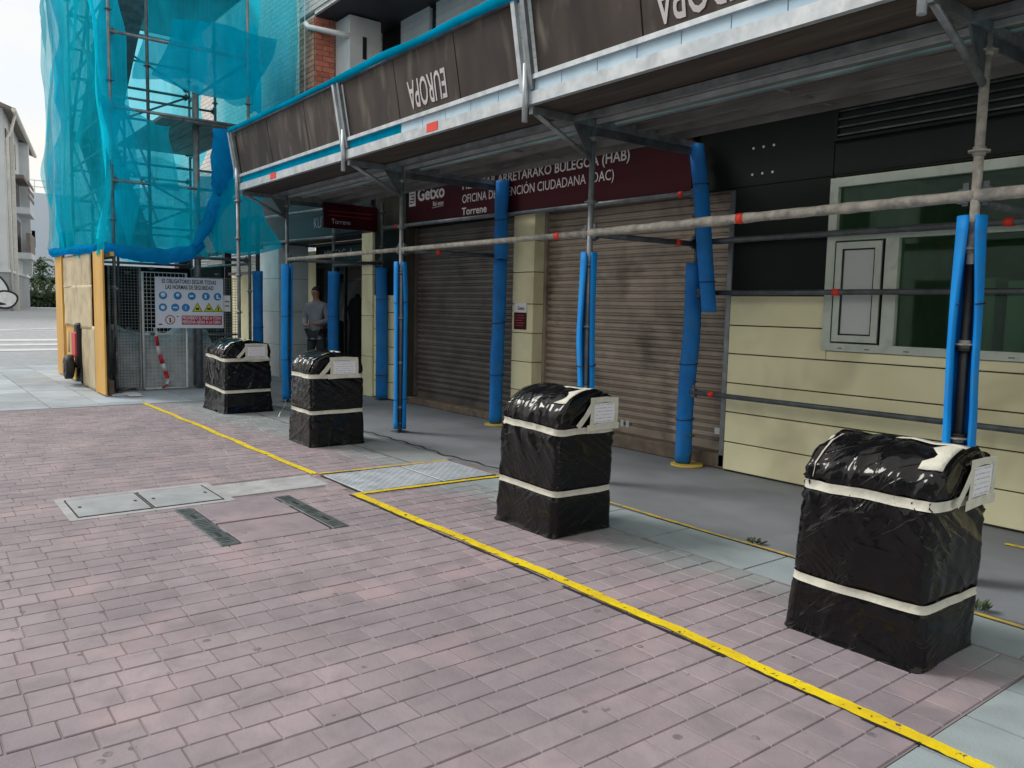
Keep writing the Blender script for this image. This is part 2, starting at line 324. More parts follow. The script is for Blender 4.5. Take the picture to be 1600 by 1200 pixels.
# printed notice: ragged lines of small type
def notice():
    m = bpy.data.materials.new('printed_notice'); nt, N, L, bs = nodes(m)
    c = N('ShaderNodeTexCoord').outputs['UV']; sp = N('ShaderNodeSeparateXYZ'); L(c, sp.inputs[0])
    row = mth(nt, 'FRACT', mth(nt, 'MULTIPLY', sp.outputs[1], 6.0)); inrow = mth(nt, 'MULTIPLY', mth(nt, 'GREATER_THAN', row, .38), mth(nt, 'LESS_THAN', row, .62))
    nn = N('ShaderNodeTexNoise'); nn.inputs['Scale'].default_value = 1; mp = N('ShaderNodeMapping'); mp.inputs['Scale'].default_value = (34, 6, 1); L(c, mp.inputs[0]); L(mp.outputs[0], nn.inputs['Vector'])
    mar = mth(nt, 'MULTIPLY', mth(nt, 'GREATER_THAN', sp.outputs[0], .12), mth(nt, 'LESS_THAN', sp.outputs[0], .88))
    k = mth(nt, 'MULTIPLY', mth(nt, 'MULTIPLY', inrow, mar), mth(nt, 'GREATER_THAN', nn.outputs[0], .46))
    L(mixc(nt, mth(nt, 'MULTIPLY', k, .62), S(230,232,240), S(110,118,160)), bs.inputs['Base Color']); bs.inputs['Roughness'].default_value = .6; return m
M['notice'] = notice()
# stamped pink paving, turning to grey concrete towards the scaffold
def paver(name, flat=False):
    m = bpy.data.materials.new(name); nt, N, L, bs = nodes(m)
    oi = N('ShaderNodeObjectInfo'); ge = N('ShaderNodeNewGeometry'); sp = N('ShaderNodeSeparateXYZ'); L(ge.outputs['Position'], sp.inputs[0])
    f = mth(nt, 'FRACT', mth(nt, 'ADD', oi.outputs['Random'], ge.outputs['Random Per Island']))
    pink = mixc(nt, ramp(nt, noise(nt, .9, 4), .36, .64), S(158,146,152), S(138,130,138))
    pink = mixc(nt, mth(nt, 'MULTIPLY', ramp(nt, noise(nt, 4.5, 5, (1,1,1), .7, dist=.6), .44, .70), .62), pink, S(126,118,124))
    pink = mixc(nt, mth(nt, 'MULTIPLY', ramp(nt, noise(nt, 2.4, 5), .52, .70), .6), pink, S(170,150,155))
    # sparse dark spots (old gum)
    vo = N('ShaderNodeTexVoronoi'); vo.inputs['Scale'].default_value = 5.5; L(ge.outputs['Position'], vo.inputs['Vector'])
    spot = mth(nt, 'MULTIPLY', mth(nt, 'LESS_THAN', vo.outputs['Distance'], .10), ramp(nt, noise(nt, 24, 2), .38, .56))
    grey = mixc(nt, ramp(nt, noise(nt, 2.2, 6), .35, .68), S(150,158,160), S(132,140,144))
    far_ = mth(nt, 'MINIMUM', mth(nt, 'MAXIMUM', mth(nt, 'MULTIPLY_ADD', sp.outputs[0], -.14, -.98), 0.0), .45)
    t = mth(nt, 'ADD', mth(nt, 'ADD', sp.outputs[1], far_), mth(nt, 'MULTIPLY', mth(nt, 'SUBTRACT', noise(nt, 1.6, 4), .5), .9))
    col = mixc(nt, ramp(nt, t, 3.22, 3.62), pink, grey)
    v = mth(nt, 'MULTIPLY_ADD', f, .16, .92); hs = N('ShaderNodeHueSaturation'); L(v, hs.inputs['Value']); L(col, hs.inputs['Color']); col = hs.outputs[0]
    col = mixc(nt, mth(nt, 'MULTIPLY', spot, .62), col, S(84,80,82))
    L(col, bs.inputs['Base Color'])
    L(mth(nt, 'MULTIPLY_ADD', noise(nt, 7, 5), .3, .52), bs.inputs['Roughness']); bs.inputs['Specular IOR Level'].default_value = .35
    h = mth(nt, 'ADD', noise(nt, 9, 4, (1,1,1), .7), mth(nt, 'MULTIPLY', noise(nt, 70, 2), .35))
    bump(nt, bs, h, .35, .012); return m
M['paver'] = paver('stamped_pink_paving')
M['paverjoint'] = mat('paving_joint', S(146,134,138), S(112,104,108), .9, 0, 3.5)
# worn yellow paint with missing flecks
def yellow():
    m = bpy.data.materials.new('worn_yellow_paint'); nt, N, L, bs = nodes(m); o = nt.nodes['Material Output']
    L(mixc(nt, ramp(nt, noise(nt, 6, 5), .35, .7), S(238,214,16), S(214,186,30)), bs.inputs['Base Color']); bs.inputs['Roughness'].default_value = .55
    tr = N('ShaderNodeBsdfTransparent'); mx = N('ShaderNodeMixShader'); L(ramp(nt, noise(nt, 22, 7, (1,1,1), .75, dist=.5), .33, .40), mx.inputs[0])
    L(tr.outputs[0], mx.inputs[1]); L(bs.outputs[0], mx.inputs[2]); L(mx.outputs[0], o.inputs[0]); bump(nt, bs, noise(nt, 60, 4), .3); return m
M['yellow'] = yellow()
M['yellow_pale'] = mat('faded_yellow_paint', S(216,186,70), S(196,168,76), .6, 0, 8, dirt=S(150,146,130), dscale=14, damt=.8, dlo=.5, dhi=.62)
# ================================================================== GROUND
def tz(x): return .022*min(max(0, -18-x), 34)
def project(p):
    v = Vector(p)-Vector((0, 0, EYE)); d = v.dot(fw)
    if d < .1: return None
    return 800+FPX*v.dot(rr)/d, 600-FPX*v.dot(uu)/d, d
xs = [-420, -200, -120, -80, -60, -52, -45, -38, -32, -26, -22, -18, -14, -10, 0, 15, 40, 120, 300]; ys = [-300, -120, -50, -20, -8, 0, 8, 20, 50, 120, 300]
g_ = MB(); g_.grid([[(x, y, tz(x)-.03) for y in ys] for x in xs], False)
obj('ground', g_, M['asphalt'], label='pale grey asphalt ground running off to the far street', kind='structure')
# --- pink stamped paving
pv = bpy.data.objects.new('pavement', mesh_of(MB().add([(-11.75,-9,-.0045),(-1.175,-9,-.0045),(-1.175,4.13,-.0045),(-11.75,4.13,-.0045)], [(0,1,2,3)]), 'pavement', M['paverjoint'], (0,0,0)))
COL.objects.link(pv); ORG[pv.name] = (0,0,0); pv['kind'] = 'structure'; pv['label'] = 'stamped pink paving of the pedestrian street'
HOLES = [(-6.33,-5.70,.86,2.74), (-5.62,-4.60,1.45,2.32), (-6.20,-5.40,2.70,4.06)]
PW = .138; rects = []
ncourse = int((11.75-1.18)/PW)
rg = random.Random(11)
for k in range(ncourse):
    x1 = -1.18-k*PW-(.002 if k % 3 else .004); x0 = -1.18-(k+1)*PW+(.002 if (k+1) % 3 else .004)
    y = -7.0+rg.random()*.16
    while y < 3.69:
        L = rg.choice((.142, .160, .176)); ya, yb = y, min(y+L, 3.69); y += L
        if yb-ya < .05: continue
        cx, cy = (x0+x1)/2, (ya+yb)/2
        if any(a < x0 and x1 < b and c < ya and yb < d for a, b, c, d in HOLES): continue
        q = project((cx, cy, 0))
        if q is None or not (-420 < q[0] < 2000 and q[1] < 1500): continue
        ar = PW*L/q[2]**2*abs(EYE/q[2]); inside = 0 < q[0] < 1600 and q[1] < 1200
        rects.append((ar if inside else 0, x0, x1, ya+.003, yb-.003))
rects.sort(reverse=True)
def paver_mb(mb, x0, x1, y0, y1, z=0, dz=.0042, c=.003):
    mb.add([(x0,y0,-dz),(x1,y0,-dz),(x1,y1,-dz),(x0,y1,-dz),(x0+c,y0+c,z),(x1-c,y0+c,z),(x1-c,y1-c,z),(x0+c,y1-c,z)],
           [(4,5,6,7),(0,1,5,4),(1,2,6,5),(2,3,7,6),(3,0,4,7)])
cache = {}; rest = MB(); cnt = 0
for ar, x0, x1, ya, yb in rects:
    key = (round(x1-x0, 3), round(yb-ya, 3))
    if cnt < 300 and ar > 0 and key[1] in (.136, .154, .170):
        if key not in cache:
            b = MB(); paver_mb(b, -key[0]/2, key[0]/2, -key[1]/2, key[1]/2); cache[key] = mesh_of(b, 'paver', M['paver'], (0,0,0))
        o = bpy.data.objects.new('paver', cache[key]); COL.objects.link(o); o.parent = pv
        o.location = ((x0+x1)/2, (ya+yb)/2, rg.uniform(-.0008, .0008)); o.rotation_euler = (rg.gauss(0, .004), rg.gauss(0, .004), 0); cnt += 1
    else: paver_mb(rest, x0, x1, ya, yb, rg.uniform(-.0012, .0012))
obj('pavers', rest, M['paver'], pv, kind='stuff')
# --- grey slabs between the pink paving and the walkway, and across the right foreground
sp_ = bpy.data.objects.new('slab_paving', mesh_of(MB().add([(-1.175,-6,-.013),(4,-6,-.013),(4,4.13,-.013),(-1.175,4.13,-.013)], [(0,1,2,3)]), 'slab_paving', M['gap'], (0,0,0)))
COL.objects.link(sp_); ORG[sp_.name] = (0,0,0); sp_['kind'] = 'structure'; sp_['label'] = 'grey slab strip crossing the right foreground'
def slab(parent, x0, x1, y0, y1, m='slab', z=0, nm='slab', g=.004):
    b = MB(); paver_mb(b, x0+g, x1-g, y0+g, y1-g, z, .014, .003); return obj(nm, b, M[m], parent)
y = -1.2
while y < 3.6:
    x = -1.175-rg.random()*.3; h = .35
    while x < 2.2:
        x2 = x+rg.uniform(.52, .7); slab(sp_, max(x, -1.175), x2, y, min(y+h, 3.7)); x = x2
    y += h
x = -5.38
while x < 2.2:
    x2 = x+rg.uniform(.55, .75); slab(sp_ if x > -1.3 else pv, x, x2, 3.70, 4.125); x = x2
b = MB(); b.add([(-11.75,3.695,.0),(-6.2,3.695,.0),(-6.2,4.125,.0),(-11.75,4.125,.0)], [(0,1,2,3)]); obj('cement_edge', b, M['paver'], pv)
# --- concrete walkway under the scaffold
b = MB(); b.box(-17, 4, 4.135, 6.3, -.2, .002)
obj('walkway', b, M['concrete'], label='smooth grey concrete walkway under the scaffold deck', kind='structure')
b = MB()   # crack / edge joint of the walkway, filled with dirt
pts = [(-9.0+i*.09, 4.15+.02*math.sin(i*1.7)+.05*float(vn(i*.21, 3)), .006) for i in range(46)]
b.add([p for q in pts for p in ((q[0], q[1]-.009-.008*rg.random(), q[2]), (q[0], q[1]+.009+.008*rg.random(), q[2]))], [(2*i, 2*i+2, 2*i+3, 2*i+1) for i in range(len(pts)-1)])
obj('dirt_joint', b, M['gap'], label='ragged dark joint along the walkway edge', kind='structure')
# --- far paving of big pale slabs
fp = bpy.data.objects.new('far_paving', mesh_of(MB().add([(-20,-10,-.013),(-11.75,-10,-.013),(-11.75,4.13,-.013),(-20,4.13,-.013)], [(0,1,2,3)]), 'far_paving', M['joint'], (0,0,0)))
COL.objects.link(fp); ORG[fp.name] = (0,0,0); fp['kind'] = 'structure'; fp['label'] = 'pale granite slabs beyond the pink paving'
y = -3.2; row = 0
while y < 4.1:
    x = -20+(.45 if row % 2 else 0)
    while x < -11.8:
        x2 = min(x+rg.choice((.6, .9, 1.2)), -11.76); slab(fp, x, x2, y, min(y+.6, 4.12), 'farslab', 0 if x > -18 else .0, g=.006); x = x2
    y += .6; row += 1
# --- road markings down the street
def decal(name, quads, m, label):
    b = MB()
    for q in quads: n = len(b.v); b.add(q, [tuple(range(len(q)))])
    return obj(name, b, m, label=label, kind='structure')
st = lambda x0, x1, y0, y1: [(x0, y0, tz(x0)-.022), (x1, y0, tz(x1)-.022), (x1, y1, tz(x1)-.022), (x0, y1, tz(x0)-.022)]
decal('crossing_stripes', [st(-23.9,-23.2,-6,9), st(-25.7,-25.0,-6,9), st(-27.6,-26.8,-6,9), st(-32.2,-31.9,-8,12)], M['roadwhite'], 'white crossing stripes painted on the far road')
arc = []
for i in range(24):
    a0, a1 = [rad(-60+i*7), rad(-60+(i+1)*7)]
    q = []
    for a, r_ in ((a0, 9), (a1, 9), (a1, 8.6), (a0, 8.6)):
        px_, py_ = -40+r_*math.cos(a)*.9, 1.2+r_*math.sin(a)*.75; q.append((px_, py_, tz(px_)-.02))
    arc.append(q)
decal('kerb_line', arc, M['roadwhite'], 'curved white kerb line of the far junction')
# --- yellow lines
def yline(name, pts, wdt, m, label, z=.006):
    b = MB(); P = []
    for i in range(len(pts)-1):
        a, c = Vector((*pts[i], 0)), Vector((*pts[i+1], 0)); d = (c-a); n = max(2, int(d.length/.03)); t = d.normalized(); s = Vector((-t.y, t.x, 0))
        V = []
        for k in range(n+1):
            p = a+d*k/n; w1 = wdt/2*(.86+.34*float(vn(p.x*7, p.y*7, 1)))+rg.uniform(-.003, .003); w2 = wdt/2*(.86+.34*float(vn(p.x*7, p.y*7, 9)))+rg.uniform(-.003, .003)
            o = s*.012*(float(vn(p.x*2.2, p.y*2.2, 5))-.5)*2
            V += [(p+o+s*w1+Vector((0,0,z)))[:], (p+o-s*w2+Vector((0,0,z)))[:]]
        b.add(V, [(2*k, 2*k+1, 2*k+3, 2*k+2) for k in range(n)])
    return obj(name, b, M[m], label=label, kind='structure')
yline('yellow_line', [(-11.8,2.735),(-9,2.745),(-6.22,2.75)], .062, 'yellow', 'yellow line from the fence to the tread plates')
yline('yellow_line', [(-5.40,2.71),(-4.2,2.735),(-3.1,2.745),(-2.2,2.735),(-1.05,2.685),(1.2,2.62)], .066, 'yellow', 'long yellow line running into the right foreground')
yline('yellow_line', [(-6.20,2.78),(-6.15,4.03)], .05, 'yellow_pale', 'yellow line along the far side of the tread plates', .008)
yline('yellow_line', [(-5.37,2.75),(-5.33,4.1)], .05, 'yellow', 'yellow line along the near side of the tread plates', .008)
yline('yellow_line', [(-4.3,4.16),(-2.6,4.13),(-1.3,4.07),(1.0,4.02)], .03, 'yellow_pale', 'thin faded yellow line along the walkway edge', .008)
yline('yellow_line', [(-2.0,5.52),(-1.4,5.52),(.5,5.5)], .04, 'yellow', 'short yellow line near the beige wall at the right edge', .008)
b = MB(); n = 220
for i in range(n):
    x0 = -5.4+i*.03
    if float(vn(i*.13, 2.2)) < .22: continue
    yb = 2.672+(0.01 if x0 > -4 else 0)-.05*max(0, x0+2.2)*.35; wd = .005+.008*float(vn(i*.4, 7)); b.add([(x0,yb-wd,.005),(x0+.03,yb-wd,.005),(x0+.03,yb+wd,.005),(x0,yb+wd,.005)], [(0,1,2,3)])
obj('seam', b, M['gap'], label='dark open seam beside the long yellow line', kind='structure')
# --- covers in the paving
b = MB(); b.box(-6.36,-5.68,.86,1.92,-.01,.003); b.box(-6.22,-5.80,1.92,2.70,-.01,.002)
obj('cement_patch', b, M['cement'], label='pale cement bedding round the utility covers', kind='structure')
for i, (ya, yb, lab) in enumerate(((.925,1.365,'pale grey utility cover farther from the tread plates, left of its twin'), (1.395,1.845,'pale grey utility cover nearer the tread plates, right of its twin'))):
    t = thing('utility_cover', lab, 'utility cover', (-6.01, (ya+yb)/2, .003), 'pale utility covers')
    b = MB(); b.bbox(-6.27,-5.75,ya,yb,-.01,.0085,.002); obj('plate', b, M['cover'], t)
    b = MB(); b.box(-6.282,-6.274,ya-.01,yb+.01,-.01,.0065); b.box(-5.746,-5.738,ya-.01,yb+.01,-.01,.0065); b.box(-6.274,-5.746,ya-.012,ya-.004,-.01,.0063); b.box(-6.274,-5.746,yb+.004,yb+.012,-.01,.0063); obj('frame_gap', b, M['gap'], t)
    for yy in (ya+.035, yb-.055):
        b = MB(); b.box(-6.03,-5.99,yy,yy+.02,.0086,.0098); obj('key_slot', b, M['gap'], t)
t = thing('manhole_cover', 'paving-filled manhole cover between two dark iron bars', 'manhole cover', (-5.11, 1.88, 0))
for ya, yb in ((1.475,1.585), (2.175,2.285)):
    b = MB(); b.bbox(-5.61,-4.62,ya,yb,-.01,.007,.003); br = obj('iron_bar', b, M['iron'], t)
    for xx in (-5.36, -4.86):
        b = MB(); b.box(xx-.05,xx+.05,(ya+yb)/2-.012,(ya+yb)/2+.012,.0072,.0085); obj('lifting_slot', b, M['black'], br)
    for xx in np.arange(-5.58, -4.66, .04):
        if abs(xx+5.36) < .07 or abs(xx+4.86) < .07: continue
        b = MB(); b.box(xx,xx+.018,ya+.02,yb-.02,.007,.0095); obj('rib', b, M['iron'], br)
for xa, xb in ((-5.6,-5.13), (-5.10,-4.63)):
    b = MB(); b.bbox(xa,xb,1.60,2.16,-.01,.004,.003); obj('infill_panel', b, M['paver'], t)
b = MB(); b.box(-5.62,-4.61,1.46,2.30,-.011,-.004); obj('pit_rim', b, M['gap'], t)
for i, (ya, yb, lab) in enumerate(((2.79,3.50,'large galvanised tread plate between the yellow lines, nearer the pink paving'), (3.52,4.02,'smaller galvanised tread plate between the yellow lines, nearer the walkway'))):
    t = thing('tread_plate', lab, 'tread plate', (-5.77, (ya+yb)/2, 0), 'tread plates over the trench')
    b = MB(); b.bbox(-6.12,-5.41,ya,yb,-.01,.008,.002); obj('plate', b, M['plate'], t)
    b = MB(); k = 0
    for xx in np.arange(-6.09, -5.43, .036):
        for yy in np.arange(ya+.025, yb-.02, .036):
            s = 1 if k % 2 else -1; k += 1
            b.add([(xx-.012,yy-.012*s,.0081),(xx-.012*.6,yy-.012*s-.004,.0081),(xx+.012,yy+.012*s,.0081),(xx+.012*.6,yy+.012*s+.004,.0081),(xx,yy,.0115)], [(0,1,4),(1,2,4),(2,3,4),(3,0,4)])
    obj('tread_studs', b, M['plate'], t, kind='stuff')
    b = MB(); b.box(-6.14,-5.39,ya-.02,ya-.005,-.01,.004); b.box(-6.14,-5.39,yb+.002,yb+.012,-.01,.004); b.box(-6.135,-6.122,ya-.004,yb+.001,-.01,.0045); b.box(-5.408,-5.395,ya-.004,yb+.001,-.01,.0045); obj('edge_gap', b, M['gap'], t)
# ================================================================== BUILDING
bd = thing('office_building', 'building behind the scaffold with beige stone, roller shutters and brick upper floor', 'building', (-7, 6.4, 0))
FY = 5.9
def part(name, mb, m, parent=bd, kind=None): return obj(name, mb, M[m], parent, kind=kind)
# backing core (joints show it), upper storeys, floor slab
b = MB()
b.box(-4.47, 4, 5.912, 8.5, 0, 1.12); part('wall_core', b, 'joint')
b = MB(); b.box(-4.47, -3.56, 5.914, 8.5, 1.12, 3.3); part('wall_core', b, 'joint')
b = MB(); b.box(-3.56, 4, 5.914, 6.2, 2.50, 3.3); part('wall_core', b, 'joint')
b = MB(); b.box(-11.1, -10.2, 5.912, 8.5, 0, 3.3); part('wall_core', b, 'joint')
b = MB(); b.box(-22, 4, 5.905, 9.0, 3.3, 3.62); part('floor_slab', b, 'soffit')
rows = [.015, .27, .54, .80, 1.06, 1.31, 1.57]
for i in range(6):
    z0, z1 = rows[i], rows[i+1]
    if i < 4: b = MB(); b.bbox(-4.47, 4, FY-.012, FY+.02, z0+.005, z1-.005, .004); part('stone_panel', b, 'beige')
    else:
        b = MB(); b.bbox(-4.47, -3.53, FY-.012, FY+.02, z0+.005, z1-.005, .004); part('stone_panel', b, 'beige')
    b = MB(); b.bbox(-11.09, -10.2, FY-.012, FY+.02, z0+.005, z1-.005, .004); part('stone_panel', b, 'beige')
b = MB(); b.bbox(-3.525, 4, FY-.012, FY+.02, 1.065, 1.135, .004); part('stone_panel', b, 'beige')
for x0, x1, z0, z1 in ((-4.47,-3.56,1.575,2.50), (-4.90,-3.56,2.505,3.3), (-3.555,4,2.51,2.76), (-3.555,4,3.16,3.3)):
    b = MB(); b.bbox(x0, x1, FY-.004, FY+.012, z0, z1, .003); part('cladding_panel', b, 'clad')
b = MB(); b.bbox(-11.09, -10.2, FY-.004, FY+.012, 1.575, 2.52, .003); part('cladding_panel', b, 'clad')
for i in range(3):
    for j in range(2):
        b = MB(); b.ring((-4.31+i*.10, FY-.006, 2.60+j*.22), .011, .006, 8, 'y'); part('fixing_plug', b, 'panelw')
# louvre
lv = MB(); lv.box(-3.56,-3.53,FY-.03,FY,2.765,3.15); lv.box(-3.53,4,FY-.03,FY,2.765,2.785); lv.box(-3.53,4,FY-.012,FY-.008,2.785,3.15); lv = part('louvre', lv, 'clad')
s0 = None
for i in range(6):
    if s0 is None:
        b = MB(); b.prism([(FY-.03,2.80),(FY-.026,2.80),(FY-.016,2.815),(FY-.02,2.815)], 'x', -3.53, 4); s0 = part('slat', b, 'iron', lv)
    else: share(s0, lv, (0, 0, i*.060))
# window
wn = MB()
for bx_ in ((-3.56,-3.49,FY-.03,FY+.05,1.14,2.48), (-3.49,4,FY-.03,FY+.05,2.41,2.48), (-3.49,4,FY-.03,FY+.05,1.14,1.20), (-3.49,4,FY-.032,FY+.05,1.995,2.075), (-3.085,-2.985,FY-.031,FY+.05,1.20,1.995)): wn.box(*bx_)
wn.box(-1.35,-1.28,FY-.031,FY+.05,1.20,1.995)
wn = part('window', wn, 'framegreen')
b = MB(); b.box(-3.47,-3.42,FY-.045,FY-.005,1.215,1.98); b.box(-3.155,-3.105,FY-.045,FY-.005,1.215,1.98); b.box(-3.42,-3.155,FY-.045,FY-.005,1.93,1.98); b.box(-3.42,-3.155,FY-.045,FY-.005,1.215,1.265); sash = part('sash', b, 'framegreen', wn)
b = MB(); b.box(-3.408,-3.167,FY-.03,FY-.01,1.277,1.918); part('frosted_panel', b, 'panelw', wn)
b = MB(); b.box(-3.478,-3.47,FY-.033,FY-.01,1.208,1.985); b.box(-3.105,-3.097,FY-.033,FY-.01,1.208,1.985); b.box(-3.42,-3.408,FY-.036,FY-.012,1.265,1.93); b.box(-3.167,-3.155,FY-.036,FY-.012,1.265,1.93); b.box(-3.408,-3.167,FY-.036,FY-.012,1.918,1.93); b.box(-3.408,-3.167,FY-.036,FY-.012,1.265,1.277); part('rubber_seal', b, 'black', wn)
for x0, x1, z0, z1 in ((-2.985,-1.35,1.2,1.995), (-1.28,4,1.2,1.995), (-3.49,4,2.075,2.41)):
    b = MB(); b.box(x0, x1, FY+.01, FY+.018, z0, z1); part('pane', b, 'glass', wn)
for xx in (-3.42,-3.2,-2.9,-2.2): b = MB(); b.box(xx,xx+.04,FY-.0325,FY-.03,1.16,1.166); part('drain_slot', b, 'black', wn)
# office behind the window: floor, back wall, shelves, boxes
b = MB(); b.box(-3.56,4,8.4,8.45,.9,3.3); b.box(-3.56,4,5.95,8.4,1.10,1.12); b.box(-3.57,-3.54,5.95,8.4,1.12,3.3); b.box(-3.56,4,5.96,8.4,2.6,2.63); part('office_room', b, 'roomgreen')
for i in range(5):
    b = MB(); x0 = -2.9+i*.42; b.bbox(x0,x0+.34,6.5,6.9,1.12,1.12+rg.uniform(.25,.75),.01); part('office_box', b, 'panelw')
b = MB(); b.tube([(-2.15,6.0,2.2),(-2.12,6.0,2.28),(-2.05,6.0,2.3),(-1.99,6.0,2.26)], .016, 8); part('hung_hook', b, 'panelw')
# pilaster between the shutters
zz = [.10, .45, .79, 1.13, 1.47, 1.84, 2.20, 2.53]
pl = MB(); pl.box(-7.63,-7.26,FY+.012,6.35,0,3.3); pl = part('pilaster', pl, 'joint')
b = MB(); b.bbox(-7.66,-7.24,FY-.006,6.2,0.002,.095,.004); part('plinth', b, 'sill', pl)
for i in range(7):
    b = MB(); b.bbox(-7.64,-7.25,FY,6.2,zz[i]+.004,zz[i+1]-.004,.006); part('stone_block', b, 'beige', pl)
# roller shutters
def shutter(x0, x1, z0, z1, yy, m):
    h = MB(); h.box(x0,x0+.05,yy-.05,yy+.03,z0-.02,z1); h.box(x1-.05,x1,yy-.05,yy+.03,z0-.02,z1); h.box(x0+.05,x1-.05,yy-.02,yy+.02,z0-.03,z0+.05); h.box(x0+.05,x1-.05,yy+.012,yy+.02,z0+.05,z1); s = part('roller_shutter', h, m)
    n = int((z1-z0-.05)/.076); a = None
    for i in range(n):
        zb = z0+.055+i*.076
        if a is None:
            b = MB(); b.prism([(yy+.010,zb),(yy+.002,zb+.004),(yy+.002,zb+.024),(yy-.018,zb+.027),(yy-.022,zb+.034),(yy-.020,zb+.064),(yy-.014,zb+.072),(yy+.010,zb+.0755)], 'x', x0+.05, x1-.05); a = part('slat', b, m, s)
        else: share(a, s, (rg.uniform(-.003,.003), rg.uniform(-.0015,.0015), i*.076))
    b = MB(); b.bbox(x0,x1,yy-.17,yy+.12,0.003,z0-.032,.01); part('sill', b, 'sill')
    b = MB(); b.box(x0-.02,x1+.02,yy+.03,yy+.2,0,z1+.8); part('shutter_backing', b, 'black')
    return s
s1 = shutter(-7.25,-4.48,.17,2.53,6.10,'shutter')
s2 = shutter(-10.2,-7.64,.13,2.53,6.12,'shutter2')
for xx in (-5.95, -5.87): b = MB(); b.box(xx,xx+.045,6.075,6.082,.20,.27); part('lock_plate', b, 'panelw', s1)
b = MB(); b.box(-4.72,-4.62,6.068,6.074,.29,.35); part('sticker', b, 'paper', s1)
b = MB(); b.bbox(-4.56,-4.50,5.93,6.0,.02,2.5,.006); part('guide_rail', b, 'galv', s1)
b = MB(); b.box(-10.2,-4.48,FY+.03,6.3,2.53,3.3); part('lintel', b, 'clad')
# columns of the neighbouring shop front and its dim interior
for x0, x1, nm in ((-11.45,-11.1,'column'), (-15.8,-14.85,'column')):
    c = MB(); c.box(x0+.006,x1-.006,FY-.03,6.45,0,2.6); c = part(nm, c, 'joint')
    z = .004
    for hgt in (.62,.63,.63,.64):
        b = MB(); b.bbox(x0,x1,FY-.04,6.46,z,z+hgt-.006,.005); part('stone_block', b, 'beige' if x0 > -12 else 'white', c); z += hgt
b = MB(); b.box(-22,-11.1,FY+.0,6.4,2.53,3.3); part('shop_fascia', b, 'soffit')
b = MB(); b.box(-24,-11.45,11.4,11.45,0,2.53); b.box(-24.05,-24,7.35,11.4,0,2.53); b.box(-11.45,-11.4,6.46,11.4,0,2.53); b.box(-14.85,-11.45,5.92,7.35,-.1,.006); b.box(-24,-11.45,7.36,11.4,-.1,.006); b.box(-14.85,-11.45,6.4,7.35,2.50,2.529); b.box(-24,-11.45,7.36,11.4,2.50,2.529); room = part('shop_room', b, 'roomdark')
b = MB()
for x in (-14.82,-13.95,-13.6,-12.6,-11.5): b.box(x,x+.05,6.6,6.65,.01,2.5)
b.box(-14.77,-11.5,6.602,6.648,2.1,2.16); sf = part('shop_front', b, 'darkmetal')
for x0, x1 in ((-14.77,-13.95),(-12.55,-11.5)): b = MB(); b.box(x0,x1,6.62,6.63,.05,2.1); part('pane', b, 'glass_clear', sf)
b = MB(); b.box(-14.77,-11.5,6.62,6.63,2.16,2.5); part('pane', b, 'glass', sf)
# white garments on a rail, shelves with stock
b = MB(); b.tube([(-16.4,7.8,1.95),(-15.0,7.8,1.95)], .015, 8); b.tube([(-16.38,7.8,0),(-16.38,7.8,1.95)], .015, 8); b.tube([(-15.02,7.8,0),(-15.02,7.8,1.95)], .015, 8)
rail = obj('clothes_rail', b, M['white_metal'], label='metal clothes rail inside the dim shop', cat='clothes rail')
for i in range(5):
    x = -16.2+i*.24; P = []
    for k in range(8):
        z = 1.92-k*.12; wv = .05+.03*k/7
        P.append([(x+wv*math.sin(a)*.7, 7.8+(.2+.02*k)*math.cos(a)*(.35+.65*min(1,k/1.5)), z+.01*math.sin(3*a+i)) for a in np.linspace(0, 2*math.pi, 17)])
    b = MB(); b.grid(P); obj('hanging_garment', b, M['cloth_white'], label='pale garment hanging on the rail inside the shop', cat='garment', group='pale garments on the shop rail')
b = MB()
prof = [(.02,.0),(.23,.0),(.24,.5),(.19,.95),(.20,1.1),(.25,1.35),(.19,1.5),(.07,1.56),(.05,1.62)]
b.grid([[(-13.75+r_*math.cos(a)*.95, 6.95+r_*math.sin(a)*.7, z) for a in np.linspace(0,2*math.pi,20)] for r_, z in prof]); obj('dress_form', b, M['cloth_black'], label='dark dress form standing in the shop doorway', cat='dress form')
sh = thing('stock_shelf', 'stocked shelf at the back of the dim shop', 'shelf', (-20.2, 9.3, 0))
b = MB()
for z in (.4,.85,1.3,1.75,2.15): b.box(-20.9,-19.5,9.1,9.5,z,z+.03)
b.box(-20.9,-20.86,9.1,9.5,0,2.2); b.box(-19.54,-19.5,9.1,9.5,0,2.2); obj('frame', b, M['panelw'], sh)
for z in (.43,.88,1.33,1.78):
    x = -20.8
    while x < -19.7:
        wv = rg.uniform(.08,.2); b = MB(); b.bbox(x,x+wv,9.15,9.4,z+.001,z+rg.uniform(.15,.36),.006); obj('stock_box', b, M[rg.choice(['panelw','beige','maroon','cloth_white','shirt'])], sh); x += wv+.03
# shop window farther left, half hidden by the fence
b = MB(); b.box(-22,-15.8,7.2,7.3,0,2.53); b.box(-22,-15.8,5.95,7.2,-.1,.006); part('far_shop_back', b, 'beige')
b = MB(); b.box(-18.4,-18.2,5.95,6.1,0,2.53); b.box(-22,-21.6,5.9,6.2,0,2.53); b.box(-21.6,-15.8,6.0,6.05,0,.5); b.box(-21.6,-15.8,6.0,6.05,2.0,2.06); part('far_shop_front', b, 'darkmetal')
b = MB()
for z in np.arange(2.1, 2.5, .07): b.box(-21.5,-15.85,6.3,6.34,z,z+.045)
part('blind', b, 'panelw'); b = MB(); b.box(-17.4,-16.9,6.3,6.32,.75,1.1); part('poster', b, 'paper')
